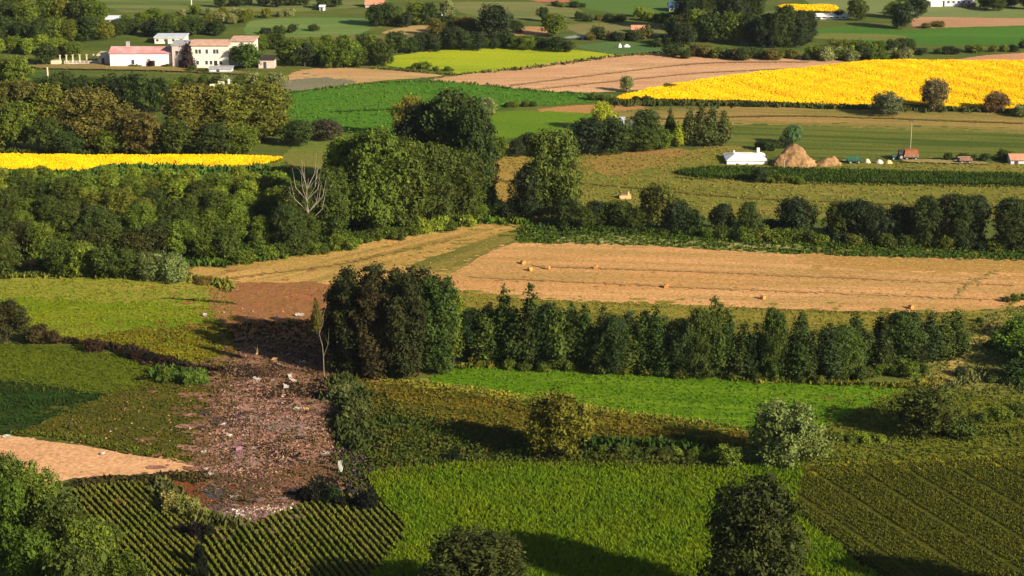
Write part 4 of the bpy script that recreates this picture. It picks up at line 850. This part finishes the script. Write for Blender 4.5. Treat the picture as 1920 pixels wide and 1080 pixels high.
simple_house('small_house', 'pale grey-roofed hut half hidden at the top left', 216, 44, 34, 7, 5, WHITE, PALEGREY, 1.0, win=2)
simple_house('cottage', 'hut with an orange-pink roof above the dark far trees', 702, 14, 34, 5, 6, PINKR, TILE, 1.8)
simple_house('hut', 'tiny white hut at the top left of centre', 604, 20, 9, 7, 3, WHITE, WHITE, .4, door=True)
simple_house('hut', 'tiny pale hut above the tan wedge field', 834, 29, 12, 6, 3, CREAM, CREAM, .5)
simple_house('hut', 'pink-roofed hut among bushes in the middle distance', 1197, 61, 24, 5, 4, PINKR, TILE, 1.2)
simple_house('barn', 'dark blue-roofed barn left of the tall clump', 1272, 22, 34, 8, 7, GREY, BLUEROOF, 1.6, 'barn')
simple_house('white_shed', 'small white shed in the hedge above the big tan field', 1441, 88, 24, 8, 4, WHITE, WHITE, .6)
simple_house('white_tower', 'narrow white tower house at the top above the tall clump', 1409, 18, 11, 22, 4, WHITE, WHITE, .6, 'tower')
simple_house('greenhouse', 'long low pale greenhouse under the far yellow strip', 1545, 36, 92, 5, 4, PALEGREY, WHITE, .7, 'greenhouse', win=7)
simple_house('greenhouse', 'short pale greenhouse at the left of the long one', 1489, 36, 20, 6, 4, PALEGREY, WHITE, .7, 'greenhouse')
e, W, H = simple_house('factory', 'pale blue factory building at the top right', 1778, 12, 96, 16, 14, PALEGREY, PALEGREY, 1.2, 'factory', win=9)
MB().box(-W * .35, -W * .12, -.5, 0, 0, H * .6).build('gate', WHITE, e)
simple_house('truck_shed', 'dark red shed at the foot of the pale blue factory', 1818, 14, 22, 5, 3, RUST, RUST, .4)
simple_house('stone_hut', 'small white hut behind the middle clump', 1166, 236, 9, 11, 3, WHITE, PALEGREY, .4)
# ruin of white rubble below the cream house
p, m = H_(415, 164); e = empty('ruin', p); tag(e, 'broken white walls of a ruin below the cream house', 'ruin')
MB().box(-22 * m, -8 * m, 0, .5, 0, 1.0, .1).box(-8.1 * m, 6 * m, .7, 1.2, 0, 1.6, .15).build('low_wall', CREAM, e); MB().box(12 * m, 16 * m, .2, .8, 0, 2.4, .1).build('pillar', WHITE, e); MB().box(6 * m, 22 * m, 1.3, 1.7, 0, .7, .1).build('rubble_wall', WHITE, e)
# concrete posts and wall at the left
p, m = H_(104, 121); o = MB().box(-9 * m, 9 * m, 0, 2.2, 0, 7 * m, .1).build('low_wall', PALEWOOD); o.location = p; tag(o, 'short cream block wall at the left end of the posts', 'wall')
for i, px in enumerate((113, 125, 137, 150, 163, 176)):
    p, m = H_(px, 117 - i * .3); e = empty('concrete_post', p)
    MB().box(-.2, .2, -.2, .2, 0, 13 * m, .04).build('shaft', PALEWOOD, e); MB().box(-.28, .28, -.28, .28, 13 * m + .003, 13 * m + .18).build('cap', PALEWOOD, e)
    tag(e, ('leftmost' if i == 0 else ORD[i]) + (' of the six concrete posts beside the white hall' if i == 0 else ' from the left of the six posts beside the white hall'), 'post', 'concrete posts beside the hall')
p, m = H_(150, 119); e = empty('rail_fence', p); tag(e, 'long low pinkish rail wall in front of the concrete posts', 'fence')
MB().box(-28 * m, 40 * m, -1.2, -.9, 0, .5).build('kerb', PINKR, e); MB().box(-28 * m, 40 * m, -1.15, -.95, .85, 1.0).build('rail', CREAM, e)
for k in range(9): MB().box(-28 * m + k * 1.15 * 1.08, -28 * m + k * 1.15 * 1.08 + .12, -1.13, -.97, .5, .85).build('baluster', CREAM, e)
def post(px, py, hpx, r, mat, label, name='marker_post'):
    p, m = H_(px, py); h = hpx * m / .955; e = empty(name, p); tag(e, label, 'post')
    MB().tube((0, 0, -.1), (0, 0, h), r, r * .8, 8).build('shaft', mat, e); MB().tube((0, 0, h + .003), (0, 0, h + .12), r * 1.3, r * .9, 8).build('cap', mat, e)
post(90, 150, 22, .28, PALEWOOD, 'pale yellow marker post below the light green trees at left')
post(359, 10, 12, .26, PALEWOOD, 'pale post at the top edge left of centre')
post(1707, 280, 46, .06, PALEWOOD, 'thin pole rising above the loaded farm trailer', 'pole')
post(1470, 322, 20, .06, PALEWOOD, 'short thin stake below the straw heap', 'stake')
post(133, 808, 16, .12, CHAR, 'short dark stake leaning in the singed field at left', 'stake')
post(1664, 850, 20, .08, BARK, 'dark thin stake on the rough verge at right', 'stake')
# pale road pieces
F('road', [(1046, 74), (1080, 68), (1112, 67), (1112, 72), (1080, 74)], (170, 178, 160), (150, 160, 146), key='grey_strip', jit=.2)
F('path', [(1170, 238), (1192, 222), (1204, 222), (1200, 236)], (140, 140, 126), (124, 128, 112), key='yard', jit=.2)
F('path', [(1690, 302), (1760, 302), (1850, 307), (1848, 310), (1700, 306)], (172, 150, 96), (150, 138, 84), key='farm_lane', jit=.2)
F('road', [(60, 124), (200, 122), (330, 128), (460, 137), (455, 141), (300, 134), (80, 130)], (150, 130, 78), (122, 118, 62), key='yard_strip', jit=.3)
# farmyard on the right
p, m = H_(1401, 309); e = empty('barn', p); tag(e, 'bright white low barn with a hipped roof left of the straw heap', 'barn')
W = 76 * m; H = 8 * m
MB().box(-W / 2, W / 2, 0, 8, -.1, H).build('wall', WHITE, e)
MB().add([(-W / 2 - .2, -.3, H + .003), (W / 2 + .2, -.3, H + .003), (W / 2 + .2, 8.3, H + .003), (-W / 2 - .2, 8.3, H + .003), (-W / 2 + 2.2, 3, H + 1.0), (W / 2 - 1.6, 3, H + 1.0), (W / 2 - 1.6, 5, H + 1.0), (-W / 2 + 2.2, 5, H + 1.0)],
         [(3, 2, 1, 0), (0, 1, 5, 4), (1, 2, 6, 5), (2, 3, 7, 6), (3, 0, 4, 7), (4, 5, 6, 7)]).build('roof', WHITE, e)
MB().box(W * .28, W * .28 + .7, 4, 4.6, H + .8, H + 2.2).build('chimney', CREAM, e); MB().box(-W * .3, -W * .3 + .35, 4, 4.4, H + .8, H + 1.6).build('vent', CREAM, e)
def heap(px, py, wpx, hpx, name, label, mat, seed, cat='straw heap', peak=1.0):
    p, m = H_(px, py); W = wpx * m / 2; H = hpx * m / .95; q = random.Random(seed)
    bm = bmesh.new(); bmesh.ops.create_icosphere(bm, subdivisions=4, radius=1)
    ph = [q.uniform(0, 6) for _ in range(6)]
    for v in bm.verts:
        c = v.co; r2 = math.hypot(c.x, c.y); a = math.atan2(c.y, c.x)
        z = max(0, 1 - r2 ** peak * (1 + .14 * math.sin(3 * a + ph[0]) + .08 * math.sin(7 * a + ph[1]))) if c.z > -.05 else -.05
        nz = .05 * math.sin(c.x * 9 + ph[2]) * math.sin(c.y * 8 + ph[3]) + .05 * math.sin(c.x * 21 + ph[4]) * math.sin(c.y * 19) + q.uniform(-.035, .035)
        v.co = Vector((c.x * W * (1 + nz), c.y * W * .75, (z + nz * (z > .05)) * H))
    for f in bm.faces: f.smooth = True
    me = bpy.data.meshes.new(name); bm.to_mesh(me); bm.free(); o = link(name, me, mat, None, p); tag(o, label, cat); return o
heap(1489, 310, 84, 40, 'straw_heap', 'big pointed brown straw heap right of the white barn', OLDSTRAW, 1, peak=1.35)
heap(1552, 309, 52, 13, 'straw_heap', 'low spread straw heap right of the big pointed one', OLDSTRAW, 2, peak=1.6)
heap(1562, 306, 30, 14, 'straw_heap', 'narrow reddish straw heap on the right of the low one', RUST if False else OLDSTRAW, 3, peak=1.2)
heap(1626, 306, 13, 8, 'bale_stack', 'pale yellow wrapped round bale near the green cart', PALEWOOD, 4, 'bale', 2.5)
heap(1648, 307, 18, 8, 'rubble_heap', 'pinkish rubble heap left of the loaded trailer', PINKR, 5, 'heap', 2)
heap(1666, 307, 15, 7, 'rubble_heap', 'small tan rubble heap nearest the loaded trailer', TANM, 6, 'heap', 2)
def wheel(parent, x, y, r, w_=.3):
    k = MB().tube((x, y - w_ / 2, r), (x, y + w_ / 2, r), r, r, 14).build('wheel', RUBBER, parent)
    MB().tube((x, y - w_ / 2 - .03, r), (x, y - w_ / 2 + .02, r), r * .5, r * .5, 10).build('rim', GREY, k)
def cart(px, py, wpx, hpx, bodymat, loadmat, label, name, cat):
    p, m = H_(px, py); e = empty(name, p); tag(e, label, cat); W = wpx * m
    MB().box(-W / 2, W / 2, -1.1, 1.1, .75, .95).build('bed', bodymat, e); MB().box(-W / 2, W / 2, -1.15, -1.08, .953, 1.5).box(-W / 2, W / 2, 1.08, 1.15, .953, 1.5).build('side_board', bodymat, e)
    if loadmat: MB().box(-W / 2 + .15, W / 2 - .1, -1.07, 1.07, .96, hpx * m, .12).build('load', loadmat, e)
    MB().box(-W / 2 - 1.1, -W / 2, -.08, .08, .7, .82).build('drawbar', GREY, e)
    for x in (-W * .3, W * .3):
        for y in (-1.0, 1.0): wheel(e, x, y, .45)
cart(1707, 299, 28, 19, RUST, plain('brown_load', A(180, 112, 70), A(150, 92, 58)), 'farm trailer heaped with a square brown load', 'farm_trailer', 'trailer')
cart(1601, 306, 26, 10, GREENPAINT, None, 'low dark green farm cart left of the wrapped bale', 'farm_cart', 'cart')
cart(1809, 306, 24, 9, RUST, RUST, 'reddish low trailer right of the farm lane', 'farm_trailer', 'trailer')
p, m = H_(1684, 299); e = empty('tractor', p); tag(e, 'small dark tractor hitched left of the loaded trailer', 'tractor')
MB().box(-1.6, -.1, -.4, .4, .6, 1.3, .05).build('bonnet', GREENPAINT, e); MB().box(-.1, 1.1, -.6, .6, .6, 2.4, .1).build('cab', DARKROOF, e); MB().box(.0, 1.0, -.615, -.56, 1.4, 2.1).build('window', GLASS, e)
MB().tube((-.9, .2, 1.2), (-.9, .2, 2.0), .06, .05).build('exhaust', GREY, e)
for x, r in ((-1.3, .4), (.6, .75)):
    for y in (-.75, .75): wheel(e, x, y, r)
simple_house('hut', 'grey and red roofed hut at the right edge beyond the farm lane', 1908, 308, 26, 8, 4, PALEGREY, TILE, 1.0)
# tan shed remains in the meadow
p, m = H_(1172, 374); e = empty('ruined_shed', p); tag(e, 'small tan ruined shed among hedge trees in the middle meadow', 'shed')
MB().box(-11 * m, 12 * m, 0, 2, 0, .8, .1).build('wall', TANM, e); MB().box(5 * m, 9 * m, .5, 1.2, .81, 1.6, .1).build('chimney', TANM, e); MB().box(-9 * m, 3 * m, .3, 1.8, .81, 1.0, .2).build('roof', RUST, e)
heap(55, 500, 46, 12, 'earth_mound', 'reddish earth mound in the hollow at the left edge', plain('red_earth', A(140, 92, 60), A(100, 64, 46), 1), 8, 'mound', 1.8)
# round bales on the stubble
bm_me = None
bl = [(981, 496), (994, 509), (1027, 506), (1117, 505), (1249, 541), (1430, 562), (1708, 580)]
lab = ['round straw bale highest of the left trio on the stubble', 'round straw bale lowest of the left trio on the stubble', 'round straw bale right of the left pair on the stubble', 'lone round straw bale below the middle of the pale streak',
       'round straw bale above the middle of the slim-tree row', 'round straw bale near the lower stubble edge right of the middle', 'round straw bale above the dense last block of slim trees']
for i, (x, y) in enumerate(bl):
    p = at(x, y)
    if bm_me is None:
        b = MB().tube((0, -.65, .72), (0, .65, .72), .75, .75, 22)
        me = bpy.data.meshes.new('straw_bale'); me.from_pydata(b.v, [], b.f); bm_ = bmesh.new(); bm_.from_mesh(me)
        bmesh.ops.bevel(bm_, geom=[e_ for e_ in bm_.edges], offset=.05, segments=2, affect='EDGES')
        for v in bm_.verts: v.co += Vector((rnd.uniform(-.02, .02), rnd.uniform(-.03, .03), rnd.uniform(-.02, .02)))
        bm_.to_mesh(me); bm_.free(); me.materials.append(STRAW); bm_me = me
    o = bpy.data.objects.new('straw_bale', bm_me); C.objects.link(o); o.location = p; o.rotation_euler.z = rnd.uniform(-1.2, 1.2); o.scale = (.6,) * 3
    tag(o, lab[i], 'bale', 'round bales on the stubble')
WP = plain('white_sheeting', (.7, .7, .68, 1))
heap(1162, 89, 8, 7, 'covered_pile', 'narrow upright white pile on the far green strip', WP, 31, 'pile', 2)
heap(1175, 88, 14, 5, 'covered_pile', 'wider flat white pile on the far green strip', WP, 32, 'pile', 2)

# ------------------------------------------------------------ wreckage
def plate(sx, sy, seed, th=.04, amp=.25, nx=7, ny=5):
    """a torn, crumpled metal sheet with thickness"""
    q = random.Random(seed); ph = [q.uniform(0, 6) for _ in range(4)]; bm = bmesh.new(); grid = []
    for j in range(ny):
        rowv = []
        for i in range(nx):
            x = (i / (nx - 1) - .5) * sx; y = (j / (ny - 1) - .5) * sy
            ed = i in (0, nx - 1) or j in (0, ny - 1)
            rowv.append(bm.verts.new((x + (q.uniform(-.12, .12) * sx if ed else 0), y + (q.uniform(-.12, .12) * sy if ed else 0), amp * (math.sin(x / sx * 5 + ph[0]) * math.cos(y / sy * 4 + ph[1]) + q.uniform(-.25, .25)))))
        grid.append(rowv)
    for j in range(ny - 1):
        for i in range(nx - 1):
            if (i in (0, nx - 2) or j in (0, ny - 2)) and q.random() < .25: continue
            bm.faces.new((grid[j][i], grid[j][i + 1], grid[j + 1][i + 1], grid[j + 1][i]))
    for v in [v for v in bm.verts if not v.link_faces]: bm.verts.remove(v)
    bmesh.ops.solidify(bm, geom=list(bm.faces), thickness=th)
    me = bpy.data.meshes.new('wreck_fragment'); bm.to_mesh(me); bm.free(); return me
WR = [ # px, py, size x, size y (m), tilt x, tilt y, rz, material, label
 (386, 594, 1.0, .8, .5, .2, .4, ALUW, 'white wreck fragment lying on the green meadow left of the scar'),
 (421, 588, .7, .4, .3, 0, 1, ALU, 'small pale fragment between the white one and the scorched earth'),
 (386, 618, .6, .3, .2, 0, 2, PALEWOOD, 'faint yellowish scrap below the white fragment on the meadow'),
 (282, 640, .9, .2, .2, 0, .4, PALEWOOD, 'thin yellowish scrap on the lower edge of the meadow'),
 (519, 600, .6, .6, 1.0, 0, .3, ALU, 'small bright scrap on the scorched earth'),
 (562, 594, 1.6, .7, .5, .1, .2, ALU, 'pale scrap pile piece at the top of the long shadow'),
 (415, 700, 1.0, .5, .4, 0, .2, ALU, 'small pale piece at the left rim of the upper scar'),
 (484, 716, 1.5, .8, .5, .2, .1, ALUW, 'curved bright cream piece on the upper scar'),
 (512, 716, .8, .5, .4, 0, .5, ALUP, 'small violet-grey piece right of the curved cream one'),
 (544, 712, 1.0, .9, 1.1, .2, .9, ALUW, 'white upright shard near the top of the scar'),
 (551, 718, 1.4, .5, .5, .3, .3, ALU, 'grey piece under the white upright shard'),
 (536, 731, 1.0, .8, .8, .3, .6, ALUW, 'cream folded piece below the white shard'),
 (516, 680, 1.3, .8, .7, 0, .3, TANM, 'pinkish tan piece at the foot of the long shadow'),
 (524, 688, 1.0, .7, .5, .3, 1.0, ALU, 'pale piece below the pinkish tan one'),
 (541, 669, 1.0, .4, .6, 0, .2, ALUP, 'grey scrap half in the long shadow'),
 (568, 682, 1.2, .5, .5, 0, .1, ALU, 'dull pale scrap at the right foot of the long shadow'),
 (498, 652, .8, .3, .4, 0, .2, ALU, 'small bluish scrap on the upper rim of the scar'),
 (561, 770, 1.8, .45, .5, .1, .1, ALU, 'long pale strip across the middle of the scar'),
 (575, 772, 1.0, .6, .6, .2, .5, TANM, 'tan piece ending the long pale strip'),
 (430, 822, .9, .6, .6, .2, .3, ALUW, 'bright piece on the left of the scar core'),
 (419, 800, .8, .4, .7, 0, .6, ALU, 'small pale piece above the bright one on the left'),
 (463, 842, 1.6, .6, .6, .2, 2.2, TANM, 'cream bent strip in the middle of the scar core'),
 (449, 848, 1.2, .9, .5, .2, .4, plain('violet_pink_metal', (.40, .22, .28, 1)), 'violet-pink panel left of the cream bent strip'),
 (382, 852, .9, .6, .5, 0, .4, ALU, 'pale scrap on the left rim beside the dirt road end'),
 (392, 885, 1.5, .7, .4, 0, .1, plain('pinkish_metal', (.58, .42, .38, 1)), 'upper pinkish plate at the end of the dirt road'),
 (391, 894, 1.6, .6, .4, .1, .2, plain('pale_pink_metal', (.52, .40, .38, 1)), 'lower pinkish plate at the end of the dirt road'),
 (616, 855, 1.6, .5, .5, .2, .1, ALU, 'pale strip on the lower right of the scar'),
 (630, 872, 1.6, .8, .6, .2, 2.4, ALU, 'grey-white plate on the right rim of the lower scar'),
 (639, 890, .6, 1.7, 1.3, 0, .1, ALUW, 'bright upright sliver on the right rim of the scar'),
 (473, 918, .8, .3, .4, 0, .2, PALEWOOD, 'thin yellowish scrap on the lower scar'),
 (550, 926, .9, .35, .4, 0, .3, PALEWOOD, 'thin yellowish scrap left of the charred bushes'),
 (481, 950, 2.4, 1.2, .5, .5, 2.5, ALUP, 'large violet-grey panel at the bottom of the scar'),
 (440, 936, 1.2, .5, .3, .1, .3, ALU, 'grey strip left above the large violet-grey panel'),
 (455, 944, 2.0, .8, .3, .2, 2.6, CHAR, 'charred black plate beside the large violet-grey panel'),
 (472, 966, 1.1, .6, .3, .1, .1, ALUW, 'white flat piece below the large violet-grey panel'),
 (515, 960, 2.2, .5, .3, .1, .1, TANM, 'cream ridge piece right of the large violet-grey panel'),
 (452, 972, 1.5, .9, .4, .2, .4, ALU, 'right piece of the pale pile at the bottom rim'),
 (438, 980, 1.4, .8, .5, .1, .2, ALU, 'middle piece of the pale pile at the bottom rim'),
 (418, 986, 1.3, .8, .4, .2, .1, ALU, 'left piece of the pale pile at the bottom rim'),
 (193, 856, .7, .5, .7, 0, .3, ALUW, 'white scrap on the upper edge of the dirt road'),
 (14, 822, 1.3, .6, .5, 0, .3, ALUW, 'white scrap at the left start of the dirt road'),
 (1160, 849, 1.4, .7, .4, 0, .3, PALEWOOD, 'pale scrap in the grass right of the olive-brown tree'),
 (1375, 884, 1.8, .8, .4, 0, .1, ALUP, 'grey scrap at the foot of the silvery willow shadow')]
for i, (x, y, sx, sy, tx, ty, rz, m_, lb) in enumerate(WR):
    me = plate(sx, sy, 200 + i, amp=.18 * min(sx, sy)); o = link('wreck_fragment', me, m_); p = at(x, y)
    o.rotation_euler = (tx, ty, rz); bpy.context.view_layer.update()
    M_ = o.rotation_euler.to_matrix(); lo = min((M_ @ v.co).z for v in me.vertices); o.location = (p.x, p.y, -lo + .22); tag(o, lb, 'debris', 'wreckage of the crash')
# standing tan stump piece
p, m = H_(482, 668); e = empty('broken_stump', p); tag(e, 'tall tan splintered stump standing at the top of the scar', 'stump')
MB().tube((0, 0, -.1), (.05, 0, 1.3), .28, .18, 7).build('trunk', TANM, e); MB().tube((.03, 0, .9), (-.35, 0, 1.7), .12, .03, 5).tube((.05, 0, 1.2), (.15, 0, 2.0), .13, .03, 5).build('splinter', TANM, e)
# loose burnt soil, clods and small scrap of the scar
def rubble(key, n, size, mats, wts, seed, name='debris'):
    P, z, _ = FIELDS[key]; rng = np.random.default_rng(seed); X, Y = sample_poly(P, 40, rng, 60000)
    X, Y = X[:n], Y[:n]; n = len(X); s = np.minimum(size * rng.lognormal(0, .6, n), .3)
    base = np.array([(1, 0, 0), (-.5, .87, 0), (-.5, -.87, 0), (0, 0, 1.0)]); F_ = [(0, 1, 3), (1, 2, 3), (2, 0, 3)]
    V = base[None] + rng.normal(0, .22, (n, 4, 3)); V *= s[:, None, None]; V[:, :, 2] *= .7
    a = rng.uniform(0, 6.28, n); c, sn = np.cos(a)[:, None], np.sin(a)[:, None]
    x = V[:, :, 0] * c - V[:, :, 1] * sn; y = V[:, :, 0] * sn + V[:, :, 1] * c
    V = np.stack([x + X[:, None], y + Y[:, None], V[:, :, 2] + z], 2)
    T = np.concatenate([V[:, list(f)] for f in F_]); mi = rng.choice(len(mats), n, p=wts)
    link(name, fast_mesh(name, T, 3, np.tile(mi, 3)), mats)['kind'] = 'stuff'
BROWN = plain('burnt_soil', A(128, 94, 74), A(98, 72, 60)); PINK = plain('pink_ash', A(176, 134, 114), A(146, 108, 92))
ALUD = plain('dulled_metal', A(190, 172, 150), A(150, 128, 112)); DKB = plain('black_soil', A(44, 32, 30)); PLM = plain('plum_ash', A(100, 72, 84), A(80, 58, 72))
rubble('scar', 5000, .11, [FIELDS['scar'][2], BROWN, PINK, PLM, ALUD, DKB], [.58, .16, .12, .04, .03, .07], 5)
rubble('scar_core', 4200, .13, [FIELDS['scar_core'][2], PINK, DKB, PLM, ALUD], [.62, .22, .07, .05, .04], 6)
F('ground', [(395, 982), (430, 962), (470, 955), (520, 952), (560, 946), (560, 956), (520, 968), (480, 978), (440, 990), (400, 994)], (176, 148, 128), (140, 112, 100), key='ash_rim', jit=.4, soft=1.2)
rubble('ash_rim', 700, .15, [PINK, ALU, ALUD, PLM, BROWN], [.4, .12, .05, .13, .3], 21)
rubble('singed_field', 500, .12, [PINK, BROWN, ALUD], [.4, .55, .05], 22)
rubble('scorched_earth', 700, .14, [BROWN, PINK], [.8, .2], 7)
rubble('charred_edge', 900, .28, [DKB, CHAR, BROWN], [.5, .4, .1], 8)
rubble('burnt_ditch', 700, .3, [DKB, BROWN], [.6, .4], 9)

# ------------------------------------------------------------ air
HAZE = 0.00003
if HAZE:
    hz = MB().box(-4100, 4100, -700, 7100, -1.5, 112).build('haze', None); hz['kind'] = 'stuff'
    hm = bpy.data.materials.new('haze'); hm.use_nodes = True; t = hm.node_tree; t.nodes.remove(t.nodes['Principled BSDF'])
    pv = node(t, 'ShaderNodeVolumePrincipled'); pv.inputs['Color'].default_value = (.80, .88, 1, 1); pv.inputs['Density'].default_value = HAZE; pv.inputs['Anisotropy'].default_value = 0.3
    t.links.new(pv.outputs[0], t.nodes['Material Output'].inputs['Volume']); hz.data.materials.append(hm)
